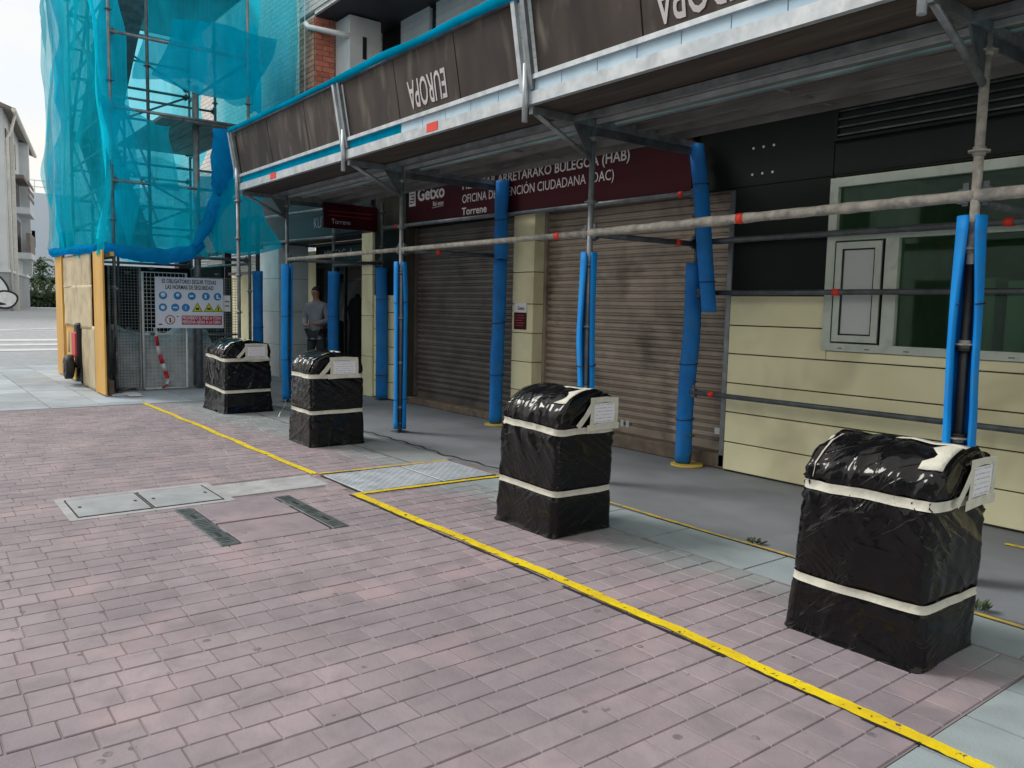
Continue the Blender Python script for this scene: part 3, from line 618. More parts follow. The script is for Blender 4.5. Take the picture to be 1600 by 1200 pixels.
# --- upper floor: brick wall, recess with white box and white panels
def brickmat():
    m = bpy.data.materials.new('brickwork'); nt, N, L, bs = nodes(m)
    ge = N('ShaderNodeNewGeometry'); sp = N('ShaderNodeSeparateXYZ'); L(ge.outputs['Position'], sp.inputs[0]); cb = N('ShaderNodeCombineXYZ')
    L(mth(nt, 'ADD', sp.outputs[0], sp.outputs[1]), cb.inputs[0]); L(sp.outputs[2], cb.inputs[1])
    t = N('ShaderNodeTexBrick'); L(cb.outputs[0], t.inputs['Vector']); t.inputs['Scale'].default_value = 1; t.inputs['Brick Width'].default_value = .25; t.inputs['Row Height'].default_value = .088; t.inputs['Mortar Size'].default_value = .006
    t.inputs['Color1'].default_value = (*S(228,218,212), 1); t.inputs['Color2'].default_value = (*S(212,200,192), 1); t.inputs['Mortar'].default_value = (*S(150,146,142), 1)
    L(t.outputs[0], bs.inputs['Base Color']); bs.inputs['Roughness'].default_value = .85; bump(nt, bs, mth(nt, 'SUBTRACT', 1.0, t.outputs['Fac']), .5, .006); return m
M['brickwork'] = brickmat()
b = MB(); b.box(-22,-13.92,FY,9,3.62,12); b.box(-13.31,4,FY+.012,9,6.3,6.36); wallU = part('upper_wall', b, 'brickwork')
b = MB(); b.box(-13.92,-13.31,FY+.012,6.27,3.62,6.3); part('mortar_bed', b, 'mortar', wallU)
b = MB(); b.box(-13.92,4,FY+.01,9,6.36,12); part('top_wall', b, 'brick3')  # unseen upper storeys, built tall to block sky light from behind
b = MB(); b.box(-13.31,4,FY+.02,7.2,6.27,6.3); part('recess_soffit', b, 'soffit')
b = MB(); b.box(-13.31,4,7.2,7.3,3.62,6.3); part('recess_back', b, 'darkmetal')
zc = 3.62; i = 0
bw = MB(); bw.bbox(-.122,.122,-.02,.03,.004,.084,.004); bm_side = {}
def brick(x0, x1, y0, y1, z0, m):
    b = MB(); b.box(x0, x1, y0, y1, z0+.005, z0+.083); return part('brick', b, m, wallU)
while zc < 6.24:
    if zc > 4.4:
        off = .125 if i % 2 else 0
        x = -13.92+off-.125
        while x < -13.36:
            a, c = max(x+.005, -13.92), min(x+.245, -13.305)
            if c-a > .05: brick(a, c, FY-.006, FY+.013, zc, 'brick2')
            x += .25
        y = FY+.02+off-.125
        while y < 6.22:
            a, c = max(y+.005, FY+.016), min(y+.245, 6.265)
            if c-a > .05: brick(-13.312, -13.292, a, c, zc, 'brick')
            y += .25
    zc += .088; i += 1
for r_ in range(5):
    x = -13.92+(.125 if r_ % 2 else 0); zc = 6.37+r_*.088
    while x < -10.6: brick(x+.005, x+.245, FY-.006, FY+.012, zc, 'brick3'); x += .25
b = MB(); b.bbox(-13.29,-12.76,6.285,6.88,3.63,6.25,.01); wb = part('white_box_pier', b, 'white')
b = MB(); b.box(-12.765,-12.745,6.53,6.60,5.57,5.93); part('slot_window', b, 'black', wb)
for x0, x1 in ((-12.55,-11.62),(-11.42,-9.55),(-9.3,-7.4),(-7.15,-5.2),(-4.95,-3)):
    pm = MB(); pm.box(x0,x1,7.15,7.2,3.63,6.25); pm = part('white_wall_panel', pm, 'white')
    for z in np.arange(3.75, 6.2, .11): b = MB(); b.box(x0+.002,x1-.002,7.143,7.15,z,z+.1); part('board', b, 'white', pm)
b = MB(); b.tube([(-13.55,5.86,6.2),(-13.4,5.84,6.1),(-12.9,6.15,5.94),(-12.78,6.3,5.9)], .045, 12); part('drain_pipe', b, 'white')
b = MB(); b.tube([(-13.6,5.86,4.0),(-13.6,5.86,9)], .008, 6); part('cable', b, 'paper')
# ================================================================== SIGNS ON THE FACADE
sg = thing('shop_sign', 'long maroon sign board with white lettering above both roller shutters', 'sign', (-7.5, 5.88, 2.52))
b = MB(); b.bbox(-10.02,-4.93,5.845,FY-.001,2.525,3.29,.004); obj('board', b, M['maroon'], sg)
YS = 5.845
def stext(t, x, z, size, width=None, off=0, nm='lettering', par=sg): return text(t, size, M['signwhite'], par, (x, YS-.001, z), (1,0,0), (0,0,1), nm, width, off, .003)
stext('HERRITAR ARRETARAKO BULEGOA (HAB)', -8.66, 2.905, .15, 2.93, .002)
stext('OFICINA DE ATENCIÓN CIUDADANA (OAC)', -8.66, 2.735, .15, 2.72)
stext('Torrene', -8.66, 2.585, .13, .54, .002)
stext('Getxo', -9.76, 2.86, .24, .68, .006)
stext('Bai esan', -9.36, 2.76, .085, .26, .001)
b = MB(); b.tube([(-9.38,YS-.003,2.735),(-9.24,YS-.003,2.742),(-9.1,YS-.003,2.745)], .004, 6); obj('underline', b, M['signwhite'], sg)
em = MB(); em.bbox(-9.985,-9.815,YS-.004,YS-.0005,2.80,3.02,.002); em = obj('emblem', em, M['signwhite'], sg)
for k, (x, z, ww, hh) in enumerate(((-9.96,2.955,.12,.016),(-9.93,2.915,.09,.016),(-9.96,2.875,.12,.016),(-9.96,2.835,.08,.016),(-9.86,2.84,.018,.1))): b = MB(); b.box(x,x+ww,YS-.006,YS-.0045,z,z+hh); obj('emblem_mark', b, M['maroon'], em)
ps = thing('projecting_sign', 'maroon projecting sign at right angles to the wall above the shop entrance', 'sign', (-11.0, 5.45, 2.48))
b = MB(); b.bbox(-11.05,-11.0,5.02,5.89,2.52,2.88,.005); obj('board', b, M['maroon'], ps)
text('Torrene', .1, M['signwhite'], ps, (-10.999, 5.14, 2.585), (0,1,0), (0,0,1), 'lettering', .3, 0, .003)
for z in (2.70, 2.76): b = MB(); b.box(-10.999,-10.997,5.1,5.8,z,z+.008); obj('rule', b, M['signred'], ps)
ks = thing('dark_fascia_sign', 'dark fascia sign with pale letters over the shop entrance', 'sign', (-14, 5.87, 2.6))
b = MB(); b.bbox(-15.75,-11.12,5.84,FY-.002,2.56,3.05,.005); obj('board', b, M['darkmetal'], ks)
text('KUT', .27, M['signwhite'], ks, (-13.2, 5.838, 2.70), (1,0,0), (0,0,1), 'lettering', .45, -.004, .003)
ms = thing('small_doorway_sign', 'small dark sign with white letters inside the shop doorway', 'sign', (-13.2, 6.5, 2.3))  # dark board with plain white letters
b = MB(); b.bbox(-14.6,-12.5,6.56,6.59,2.2,2.48,.004); obj('board', b, M['darkmetal'], ms)
text('MM TAG  A', .2, M['signwhite'], ms, (-14.35, 6.558, 2.28), (1,0,0), (0,0,1), 'lettering', 1.2, .004, .003)
pq = thing('wall_plaque', 'small maroon and white plaque on the pilaster between the shutters', 'plaque', (-7.5, 5.895, 1.2))
b = MB(); b.box(-7.585,-7.36,5.889,5.899,1.37,1.48); obj('upper_plate', b, M['paper'], pq)
b = MB(); b.box(-7.585,-7.36,5.889,5.899,1.17,1.368); obj('lower_plate', b, M['maroon'], pq)
text('Getxo', .06, M['maroon'], pq, (-7.52, 5.889, 1.40), (1,0,0), (0,0,1), 'lettering', .13, .001, .002)
for z in (1.33,1.30,1.27,1.24,1.21): b = MB(); b.box(-7.56,-7.56+rg.uniform(.12,.17),5.886,5.888,z,z+.009); obj('text_line', b, M['signred'], pq)
# ================================================================== PEDESTRIAN SCAFFOLD
sf_ = thing('scaffold_canopy', 'steel scaffold canopy with brown fascia boards over the walkway', 'scaffold', (-5, 4.9, 0))
def sp(name, mb, m, parent=sf_, kind=None): return obj(name, mb, M[m], parent, kind=kind)
XF = [-11.08, -7.85, -4.82, -1.90, 1.17]; YFR, YRE = 4.5, 5.80
def post(x, y, z1, parent, m='galv', r=.0242, z0=0.0, step=.5, first=.28):
    b = MB(); b.tube([(x,y,z0+.03),(x,y,z1)], r, 14); p = sp('post', b, m, parent)
    z = first
    while z < z1-.1:
        b = MB(); b.ring((x,y,z), .056, .009, 8); b.ring((x,y,z), .031, .045, 12); sp('rosette', b, m, p); z += step
    if z0 == 0:
        b = MB(); b.box(x-.075,x+.075,y-.075,y+.075,.004,.012); b.tube([(x,y,.012),(x,y,.16)], .019, 10); b.ring((x,y,.10), .035, .02, 10); sp('base_jack', b, 'galv_dark', p)
    return p
for x in XF: post(x, YFR, 2.93, sf_, 'galv' if x < -2 else 'dusty')
XR = [-10.68, -7.74, -4.80, -1.88]
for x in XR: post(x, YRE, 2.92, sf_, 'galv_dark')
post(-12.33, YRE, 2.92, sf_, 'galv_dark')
post(-11.08, 3.81, 3.2, sf_, 'galv')
def ledger(p0, p1, m='galv', r=.0242, tags=(), parent=sf_, lumpy=0):
    p0, p1 = Vector(p0), Vector(p1); d = p1-p0; n = max(2, int(d.length/.035)) if lumpy else 2
    b = MB(); pts = [p0+d*(i/(n-1)) for i in range(n)]
    b.tube(pts, [r*(1+lumpy*(float(vn(i*.45, 1.3, p0.y))-.35)) for i in range(n)], 14); l = sp('ledger', b, m, parent)
    u = d.normalized()
    for e, s in ((p0, 1), (p1, -1)):
        b = MB(); b.bar(e+u*s*.03, e+u*s*.085, .03, .075); b.bar(e+u*s*.05+Vector((0,0,-.05)), e+u*s*.05+Vector((0,0,.07)), .012, .03, (1,0,0)); sp('wedge_head', b, 'galv_dark', l)
    for t in tags:
        c = p0+d*t; b = MB(); b.tube([c-u*.028, c+u*.028], r*1.10+.002, 14); sp('marking_tape', b, 'orange', l)
    return l
zl = 2.035
ledger((XF[0],YFR,zl),(XF[1],YFR,zl), 'dusty')
ledger((XF[1],YFR,zl),(XF[2],YFR,zl), 'dusty', tags=(.87,))
ledger((XF[2],YFR,zl),(XF[3],YFR,zl+.02), 'dusty', .030, tags=(.5,), lumpy=.35)
ledger((XF[3],YFR,zl+.02),(XF[4],YFR,zl+.02), 'dusty', .033, lumpy=.1)
ledger((-10.68,YRE,2.55),(-7.74,YRE,2.52), 'galv', tags=(.14,)); ledger((-7.74,YRE,2.51),(-4.80,YRE,2.49), 'galv', tags=(.93,))
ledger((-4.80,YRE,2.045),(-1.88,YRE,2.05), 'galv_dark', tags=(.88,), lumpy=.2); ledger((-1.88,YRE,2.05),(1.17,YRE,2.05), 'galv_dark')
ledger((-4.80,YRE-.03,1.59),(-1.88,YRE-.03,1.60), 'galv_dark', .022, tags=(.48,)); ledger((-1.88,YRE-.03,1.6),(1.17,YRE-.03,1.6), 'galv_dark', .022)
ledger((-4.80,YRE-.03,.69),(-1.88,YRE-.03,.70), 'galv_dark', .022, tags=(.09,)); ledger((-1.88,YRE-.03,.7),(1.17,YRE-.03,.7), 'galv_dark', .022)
ledger((-15.6,5.6,2.53),(-12.2,5.75,2.50), 'galv'); ledger((-15.3,5.6,3.0),(-12.5,5.7,2.96), 'galv')
ledger((-12.33,YRE,2.05),(-10.68,YRE,2.05), 'galv_dark', tags=(.66,))
for xf, xr, tg in ((-7.85,-7.74,(.35,)), (-4.82,-4.80,(.80,)), (-1.9,-1.88,()), (-11.08,-10.68,())): ledger((xf,YFR,zl-.01),(xr,YRE,2.03), 'galv_dark', tags=tg)
# deck beams, brackets
for x in XF:
    b = MB(); b.bar((x,3.86,2.895),(x,YRE+.04,2.895), .045, .055); sp('transom', b, 'galv')
    b = MB(); b.bar((x,YFR+.04,2.835),(x,YRE-.03,2.835), .012, .06); sp('transom_web', b, 'galv_dark')
    b = MB(); b.tube([(x,YFR-.02,2.62),(x,3.90,2.88)], .021, 12); sp('bracket_strut', b, 'galv')
    b = MB(); b.add([(x-.006,YFR-.024,2.60),(x-.006,YFR-.024,2.87),(x-.006,YFR-.22,2.87),(x+.006,YFR-.024,2.60),(x+.006,YFR-.024,2.87),(x+.006,YFR-.22,2.87)], [(0,1,2),(5,4,3),(0,3,4,1),(1,4,5,2),(2,5,3,0)]); sp('gusset', b, 'galv_dark')
    b = MB(); b.tube([(x,3.80,2.80),(x,3.80,3.22)], .022, 12); sp('spigot', b, 'galv_light')
    for dx in (-.06, .05):
        b = MB(); b.bar((x+dx,3.83,3.03),(x+dx,3.715,3.69), .035, .045, (1,0,0)); sp('fascia_stile', b, 'galv_light' if dx < 0 else 'galv')
for i in range(4):
    x0, x1 = XF[i]+.004, XF[i+1]-.004
    b = MB(); b.box(x0,x1,3.822,3.868,2.925,3.015); eb = sp('edge_beam', b, 'galv_light')
    for xx in ((-9.84,),(-6.15,),(),())[i]:
        b = MB(); b.box(xx-.09,xx+.09,3.818,3.872,2.945,3.018); sp('marking_tape', b, 'orange', eb)
    yy = 3.885; k = 0
    while yy < 5.3:
        wd = .42 if k == 0 else .26
        b = MB()
        if k == 0: b.box(x0,x1,yy,yy+wd-.006,2.925,2.965); sp('deck_board', b, 'deckwood')
        else:
            b.box(x0,x1,yy+.006,yy+wd-.006,2.955,2.985); b.box(x0,x1,yy+.006,yy+.020,2.905,2.955); b.box(x0,x1,yy+wd-.020,yy+wd-.006,2.905,2.955)
            for q in range(1,4): b.box(x0,x1,yy+wd*q/4-.012,yy+wd*q/4+.012,2.945,2.955)
            b.box(x0,x0+.03,yy+.02,yy+wd-.02,2.92,2.955); b.box(x1-.03,x1,yy+.02,yy+wd-.02,2.92,2.955); b.box((x0+x1)/2-.02,(x0+x1)/2+.02,yy+.02,yy+wd-.02,2.935,2.955)
            for q in range(int((x1-x0)/.16)): b.box(x0+.05+q*.16,x0+.14+q*.16,yy+.03,yy+.075,2.93,2.955)
            sp('deck_plank', b, 'deck')
        yy += wd; k += 1
        if k == 1:
            # thin perforated strip that lets the light through the deck
            b = MB(); b.box(x0,x1,yy,yy+.10,2.93,2.933); b.box(x0,x1,yy+.145,yy+.41,2.93,2.933); n = int((x1-x0)/.066)
            for q in range(n): b.box(x0+q*.066,x0+q*.066+.03,yy+.10,yy+.145,2.93,2.933)
            sp('perforated_strip', b, 'deck')
            b = MB(); b.box(x0,x1,yy+.2,yy+.235,2.895,2.925); sp('stringer', b, 'galv_light')
            yy += .415
    # second beam under the deck seen as a pale line
    b = MB(); b.box(x0,x1,4.26,4.30,2.875,2.915); sp('stringer', b, 'galv')
    # toe boards
    n = 8; L_ = (x1-x0)/n
    for q in range(n):
        b = MB(); b.box(x0+q*L_+.004,x0+(q+1)*L_-.004,3.835,3.85,3.017,3.11); sp('toe_board', b, 'bluewhite' if x0+q*L_ > -7 else 'net_thick')
    x0, x1 = XF[i]+.07, XF[i+1]-.07
    # top and bottom rails of the fascia
    b = MB(); b.bar((x0,3.822,3.115),(x1,3.822,3.115), .03, .035); sp('fascia_rail', b, 'galv_light')
    b = MB(); b.bar((x0,3.722,3.675),(x1,3.722,3.675), .03, .03); sp('fascia_rail', b, 'galv')
for x0, x1 in ((-10.97,-9.85),(-9.85,-8.75),(-8.75,-7.95),(-7.76,-6.72),(-6.72,-5.72),(-5.72,-4.92),(-4.72,-3.67),(-3.67,-2.64),(-2.64,-1.99),(-1.8,-.7),(-.7,.3),(.3,1.08)):
    b = MB(); b.obox((x0+.008,3.832,3.125), (x1-x0-.016,0,0), (0,.018,.003), (rg.uniform(-.004,.004),-.092,.535)); fb = sp('fascia_board', b, 'board')
    if x0 in (-6.72, -3.67):
        e1 = -5.89 if x0 == -6.72 else -2.76; zt = 3.42 if x0 == -6.72 else 3.40
        yz = lambda z: 3.832-.092*(z-3.125)/.535-.003
        s = Vector((0, yz(zt-.24)-yz(zt), -.24)).normalized()
        text('EUROPA', .34, M['signwhite'], fb, (e1, yz(zt), zt), (-1,0,0), tuple(s), 'stencil_lettering', .62 if x0 == -6.72 else .78, .004, .002)
b = MB(); b.obox((XF[0]-.02,3.85,3.03), (.012,0,0), (0,.5,0), (0,-.1,.62)); sp('end_board', b, 'board')
b = MB(); b.box(-11.0,1.2,5.50,5.885,3.22,3.24); sp('light_block_board', b, 'deckwood')  # added board over the gap at the wall, blocks light from above
# blue net gathered along the fascia top
P = []
for i in range(150):
    x = -11.1+i*.083; h = .045+.03*float(vn(x*1.6, 4)); o = .012*float(vn(x*3, 8))
    P.append([(x, 3.70-o, 3.655+.02*float(vn(x*2, 1))), (x, 3.695-o, 3.69+h*.5), (x, 3.725, 3.69+h), (x, 3.76, 3.69+h*.6), (x, 3.765, 3.66)])
b = MB(); b.sheet(P, .004); obj('net_edge_roll', b, M['net_roll'], label='narrow blue net rolled along the top of the brown fascia boards', cat='netting')
b = MB(); b.grid([[(-11.0+i*.25, 4.33+j*.1, 3.03+.03*float(vn(i*.7, j*.7, 2))) for j in range(6)] for i in range(49)]); obj('deck_net', b, M['net'], label='blue net lying on top of the canopy deck', cat='netting')
# ================================================================== FOAM PADS
def pad(x, y, z0, z1, R, label, face=None, op=None, m='foam', lean=(0,0), seed=0, top=None, R2=None):
    """split foam tube round a post; face = direction of the slit, op(t) = half opening angle"""
    t = thing('foam_pad', label, 'foam pad', (x, y, z0), 'blue foam pads on the scaffold posts')
    n, mseg = 26, 22; V = []; th = .022
    face = face if face is not None else math.atan2(-y, -x)
    for i in range(n):
        u = i/(n-1); z = z0+(z1-z0)*u
        cx = x+lean[0]*(1-u)+.010*(float(vn(u*3, seed, 1))-.5)*2; cy = y+lean[1]*(1-u)+.010*(float(vn(u*3, seed, 4))-.5)*2
        ph = op(u) if op else rad(7); Ro = R*(1+.10*(float(vn(u*5, seed, 7))-.5))
        ring = []
        for k in range(mseg+1):
            a = face+ph+(2*math.pi-2*ph)*k/mseg; q = Ro*(1+.25*max(0, ph-.3)*abs(math.cos((a-face)/2))); ring.append((cx+q*math.cos(a), cy+q*math.sin(a), z))
        for k in range(mseg, -1, -1):
            a = face+ph+(2*math.pi-2*ph)*k/mseg; q = (Ro-th)*(1+.25*max(0, ph-.3)*abs(math.cos((a-face)/2))); ring.append((cx+q*math.cos(a), cy+q*math.sin(a), z))
        V.append(ring)
    b = MB(); b.grid(V, True, True); k = len(V[0]); N_ = len(b.v)
    b.f += [tuple(range(k))[::-1], tuple(range(N_-k, N_))]; b.sm += [False, False]
    obj('foam_tube', b, M[m], t)
    for u in ((.18, .76), (.3, .62), (.22, .5))[seed % 3]:
        z = z0+(z1-z0)*u; cx = x+lean[0]*(1-u); cy = y+lean[1]*(1-u); ph = op(u) if op else rad(7)
        pts = [(cx+(R*1.06+.004)*math.cos(a), cy+(R*1.06+.004)*math.sin(a), z+.006*math.sin(a)) for a in np.linspace(face+ph*.6, face+2*math.pi-ph*.6, 18)]
        b = MB(); b.tube(pts, .004, 6); obj('cable_tie', b, M['tie'], t)
    return t
wob = lambda a, c, s: (lambda u: rad(a+c*max(0, math.sin(math.pi*min(1, u*1.05)))*(.7+.6*float(vn(u*4, s)))))
pad(-1.90,4.5,.06,1.95,.074,'bright blue foam pad split wide open on the post at the right edge', op=wob(14,34,3), seed=3)
b = MB(); b.tube([(-1.9,4.5,.1),(-1.9,4.5,1.7)], .0262, 14)
for z in (.35,.8,1.25): b.ring((-1.9,4.5,z), .045, .012, 10)
obj('black_wrapped_tube_sleeve', b, M['blacktape'], label='black tape sleeve round the post inside the split blue pad', cat='sleeve')
pad(-4.82,4.5,.05,1.88,.070,'bright blue split foam pad on the front post behind the third wrapped bin', op=wob(16,16,5), seed=5)
pad(-7.85,4.5,.04,1.90,.072,'bright blue split foam pad on the front post right of the second wrapped bin', op=wob(22,12,6), seed=6)
pad(-11.08,4.5,.04,1.97,.078,'bright blue foam pad on the front post between the two far bins', face=math.atan2(-4.5,11.08)+.75, op=wob(22,10,7), seed=7)
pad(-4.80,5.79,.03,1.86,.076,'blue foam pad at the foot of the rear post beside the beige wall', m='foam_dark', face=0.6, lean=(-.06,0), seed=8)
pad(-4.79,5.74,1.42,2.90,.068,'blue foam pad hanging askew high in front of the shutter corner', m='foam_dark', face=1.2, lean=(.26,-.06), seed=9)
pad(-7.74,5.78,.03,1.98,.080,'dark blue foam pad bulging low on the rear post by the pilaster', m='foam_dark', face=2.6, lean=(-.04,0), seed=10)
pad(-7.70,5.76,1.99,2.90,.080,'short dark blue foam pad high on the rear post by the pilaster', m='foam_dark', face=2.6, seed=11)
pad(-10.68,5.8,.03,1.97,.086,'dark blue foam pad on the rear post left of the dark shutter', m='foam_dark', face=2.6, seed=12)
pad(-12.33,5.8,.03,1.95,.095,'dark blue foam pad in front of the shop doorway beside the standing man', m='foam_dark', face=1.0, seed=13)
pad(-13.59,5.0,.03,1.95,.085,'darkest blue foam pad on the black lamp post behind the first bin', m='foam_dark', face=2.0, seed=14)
for x, y in ((-4.80,5.79),(-7.74,5.78)):
    b = MB(); b.tube([(x,y,.003),(x,y,.02)], .15, 18); obj('rubber_foot', b, M['yellow_pale'], label='yellow round foot under the blue pad '+('beside the beige wall' if x > -5 else 'by the pilaster'), cat='base')
lp = thing('lamp_post', 'black lamp post with cage lantern behind the first wrapped bin', 'street lamp', (-13.59, 5.0, 0))
b = MB(); b.tube([(-13.59,5.0,0),(-13.59,5.0,2.9)], .035, 12); obj('pole', b, M['black'], lp)
b = MB()
for dx in np.linspace(-.62, -.06, 5): b.tube([(-13.59+dx,5.0,2.36),(-13.59+dx,5.0,2.58)], .012, 6)
b.box(-14.25,-13.6,4.9,5.1,2.33,2.37); b.box(-14.25,-13.6,4.88,5.12,2.80,2.86); b.box(-14.22,-14.18,4.9,5.1,2.37,2.8); obj('lantern_cage', b, M['black'], lp)
# ================================================================== WRAPPED BINS
def make_bin(cx, cy, W, D, H, seed, label, yaw=0., tilt=0., band=(.70,.27), slope=0., notice_y=(.02,.21), flare=.02):
    t = thing('wrapped_bin', label, 'wrapped bin', (cx, cy, 0), 'litter bins wrapped in black plastic')
    a, bb, r = W/2, D/2, .032; zt = H*.80; n = 176
    per = []
    segs = [(-a+r,-bb, a-r,-bb), (a,-bb+r, a,bb-r), (a-r,bb, -a+r,bb), (-a,bb-r, -a,-bb+r)]; cor = [(a-r,-bb+r,-90), (a-r,bb-r,0), (-a+r,bb-r,90), (-a+r,-bb+r,180)]
    for sgm, c in zip(segs, cor):
        m_ = int(n*(abs(sgm[2]-sgm[0])+abs(sgm[3]-sgm[1]))/(2*(W+D))); per += [(sgm[0]+(sgm[2]-sgm[0])*k/m_, sgm[1]+(sgm[3]-sgm[1])*k/m_) for k in range(m_)]
        per += [(c[0]+r*math.cos(rad(c[2]+90*k/5)), c[1]+r*math.sin(rad(c[2]+90*k/5))) for k in range(5)]
    per = np.array(per); J = len(per); s = np.arange(J)/J*2*(W+D)
    nb = 74; P = []
    yn = (per[:, 1]+bb)/(2*bb)
    for i in range(nb):
        z = zt*i/(nb-1); fl = 1+flare*max(0, 1-z/.09)-.055*(z/zt); P.append(np.stack([per[:, 0]*fl, per[:, 1]*fl, np.full(J, z)], 1))
    nh = 26
    for i in range(1, nh+1):
        q = math.pi/2*i/nh; zf = zt+(H-zt)*math.sin(q); zb = zt+(H-zt)*.70*math.sin(q); yf = -bb*.945+D*.55*(1-math.cos(q)); yb = bb*.945-D*.05*(1-math.cos(q))
        y = yf+(yb-yf)*yn; fl = .945-.03*(1-math.cos(q)); P.append(np.stack([per[:, 0]*fl, y, zf+(zb-zf)*yn**1.4], 1))
    last = P[-1]; c = last.mean(0)
    for i in range(1, 8):
        q = last.copy(); k = 1-i/7.0*.985; q[:, 0] = c[0]+(last[:, 0]-c[0])*k; q[:, 1] = c[1]+(last[:, 1]-c[1])*k; yk = (q[:, 1]-last[:, 1].min())/(np.ptp(last[:, 1])+1e-6); q[:, 2] = last[:, 2].max()+(last[:, 2].min()-last[:, 2].max())*np.clip(yk, 0, 1)**1.4+.008*(1-k); P.append(q)
    P = np.array(P); I = len(P)
    du = np.gradient(P, axis=0); dv = np.roll(P, -1, 1)-np.roll(P, 1, 1); nn = np.cross(dv, du); nn /= np.linalg.norm(nn, axis=2, keepdims=True)+1e-9
    z = P[:, :, 2]; ss = np.broadcast_to(s, z.shape); X_, Y_ = P[:, :, 0], P[:, :, 1]
    d = .007*(vn(X_*4, Y_*4, z*4, seed)-.5)*2
    pl = np.zeros_like(z)                                  # pleats fanning out of the tape bands
    for zb, amp, rg_ in ((band[0], .024, .12), (band[1], .007, .05)):
        dz = z-(zb+slope*X_); fan = 1+1.6*np.abs(dz)
        pl += amp*np.exp(-np.abs(dz)/rg_)*(ridge(ss*15/fan+4*dz, dz*2.5, 0, seed=seed+3)**3-.3)
    d += pl
    cr_ = 0                                                # long slack creases
    for k, (an, fr, am) in enumerate(((.55, 6.0, .007), (-.35, 5.0, .006), (.2, 9.0, .005), (1.35, 7., .005))):
        an = an+.5*(vn(ss*1.7, z*1.7, k, seed=seed+50)-.5); u_ = ss*np.cos(an)+z*np.sin(an); v_ = -ss*np.sin(an)+z*np.cos(an)
        cr_ = cr_+am*(np.clip(ridge(u_*fr*.35, v_*fr*1.3, seed=seed+11+k)-.80, 0, 1)/.20)**1.2
    cr_ = cr_*np.clip((vn(ss*2.6, z*3.2, 1, seed=seed+40)-.38)/.2, 0, 1)
    hood = np.clip((z-zt)/.06, 0, 1)
    cr_ = cr_*(1-.2*hood)+hood*.011*(np.clip(ridge(X_*20+5*Y_, Y_*4+z*5, seed=seed+30)-.55, 0, 1)/.45)**1.3
    d += cr_+.0015*(vn(ss*20, z*14, seed=seed+5)-.5)*2
    bul = np.sin(np.clip((z-band[1])/(band[0]-band[1]), 0, 1)*math.pi)*.004+np.sin(np.clip(z/band[1], 0, 1)*math.pi)*.006
    d += bul
    for zb in band: d -= .008*np.exp(-((z-(zb+slope*X_))/.022)**2)
    d += .012*np.clip(1-z/.03, 0, 1)*vn(ss*9, 3, seed=seed+2)     # skirt on the ground
    end = np.clip((X_-(a*.93))/.02, 0, 1)*np.clip((z-.62)/.05, 0, 1); d = d*(1-.75*end)
    Q = P+nn*d[:, :, None]; Q[:, :, 2] = np.maximum(Q[:, :, 2], .004); Q[0, :, 2] = .004
    cs, sn = math.cos(yaw), math.sin(yaw)
    def TR(A):
        A = np.asarray(A, float); o = A.copy(); o[..., 0] = cx+cs*A[..., 0]-sn*A[..., 1]+tilt*A[..., 2]; o[..., 1] = cy+sn*A[..., 0]+cs*A[..., 1]; return o
    b = MB(); b.grid(TR(Q), True, True); b.f.append(tuple(range(len(b.v)-J, len(b.v)))); b.sm.append(True)
    obj('plastic_wrap', b, M['plastic'], t)
    # tape bands round the body
    def at_z(zarr):
        f = np.clip(zarr/zt*(nb-1), 0, nb-2.001); i0 = f.astype(int); fr = (f-i0)[:, None]; j = np.arange(J)
        return Q[i0, j]*(1-fr)+Q[i0+1, j]*fr, nn[i0, j]
    for zb, wd in ((min(band[0], zt-.03), .041), (band[1], .037)):
        wv = .006*(vn(s*6, zb*9, seed=seed)-.5)*2; R_ = []
        zc = zb+slope*per[:, 0]+wv
        for k in (-.5, -.17, .17, .5):
            p_, n_ = at_z(zc+k*wd*(1+.15*(vn(s*9, k, seed=seed)-.5))); sm_ = p_.copy()
            for _ in range(3): sm_ = (np.roll(sm_, 1, 0)+sm_+np.roll(sm_, -1, 0))/3
            R_.append(np.where(np.abs(sm_-p_) > 0, sm_, p_)+n_*(.0075+.002*vn(s*40, k, seed=seed)[:, None]))
        b = MB(); b.grid(TR(np.array(R_)), True, True); obj('tape_band', b, M['tape'], t)
    # notice on the end face with tape round it
    QE = Q.reshape(-1, 3); QE = QE[QE[:, 0] > a*.80]
    def xs(y, z): k = np.argsort((QE[:, 1]-y)**2+(QE[:, 2]-z)**2)[:14]; return np.sort(QE[k, 0])[-4]
    yA, yB, zA, zB = notice_y[0]-.05, notice_y[1]+.01, zt-.03, H*.92
    inr = QE[(QE[:, 1] > yA) & (QE[:, 1] < yB) & (QE[:, 2] > zA) & (QE[:, 2] < zB)][:, 0]; xm = np.percentile(inr, 90)
    XC = [[xm, xm], [xm-.004, xm-.004]]
    def XE(y, z):
        u, v = (y-yA)/(yB-yA), (z-zA)/(zB-zA); return (XC[0][0]*(1-u)+XC[0][1]*u)*(1-v)+(XC[1][0]*(1-u)+XC[1][1]*u)*v+.004
    def ribbon(pts, wd, nm='tape_strip', m='tape', off=0.0):
        pts = [Vector((p[0]+XE(p[1], p[2]), p[1], p[2])) for p in pts]; L = []
        for i, p in enumerate(pts):
            e = (pts[min(i+1, len(pts)-1)]-pts[max(i-1, 0)]).normalized(); sd_ = Vector((1,0,0)).cross(e).normalized()
            j1 = wd/2*(1+.25*(rg.random()-.5)); L.append([tuple(p-sd_*j1), tuple(p+sd_*j1)])
        b = MB(); b.sheet(TR(np.array(L)), .0012, False); return obj(nm, b, M[m], t)
    y0, y1 = notice_y; z0, z1 = zt-.035, H*.935
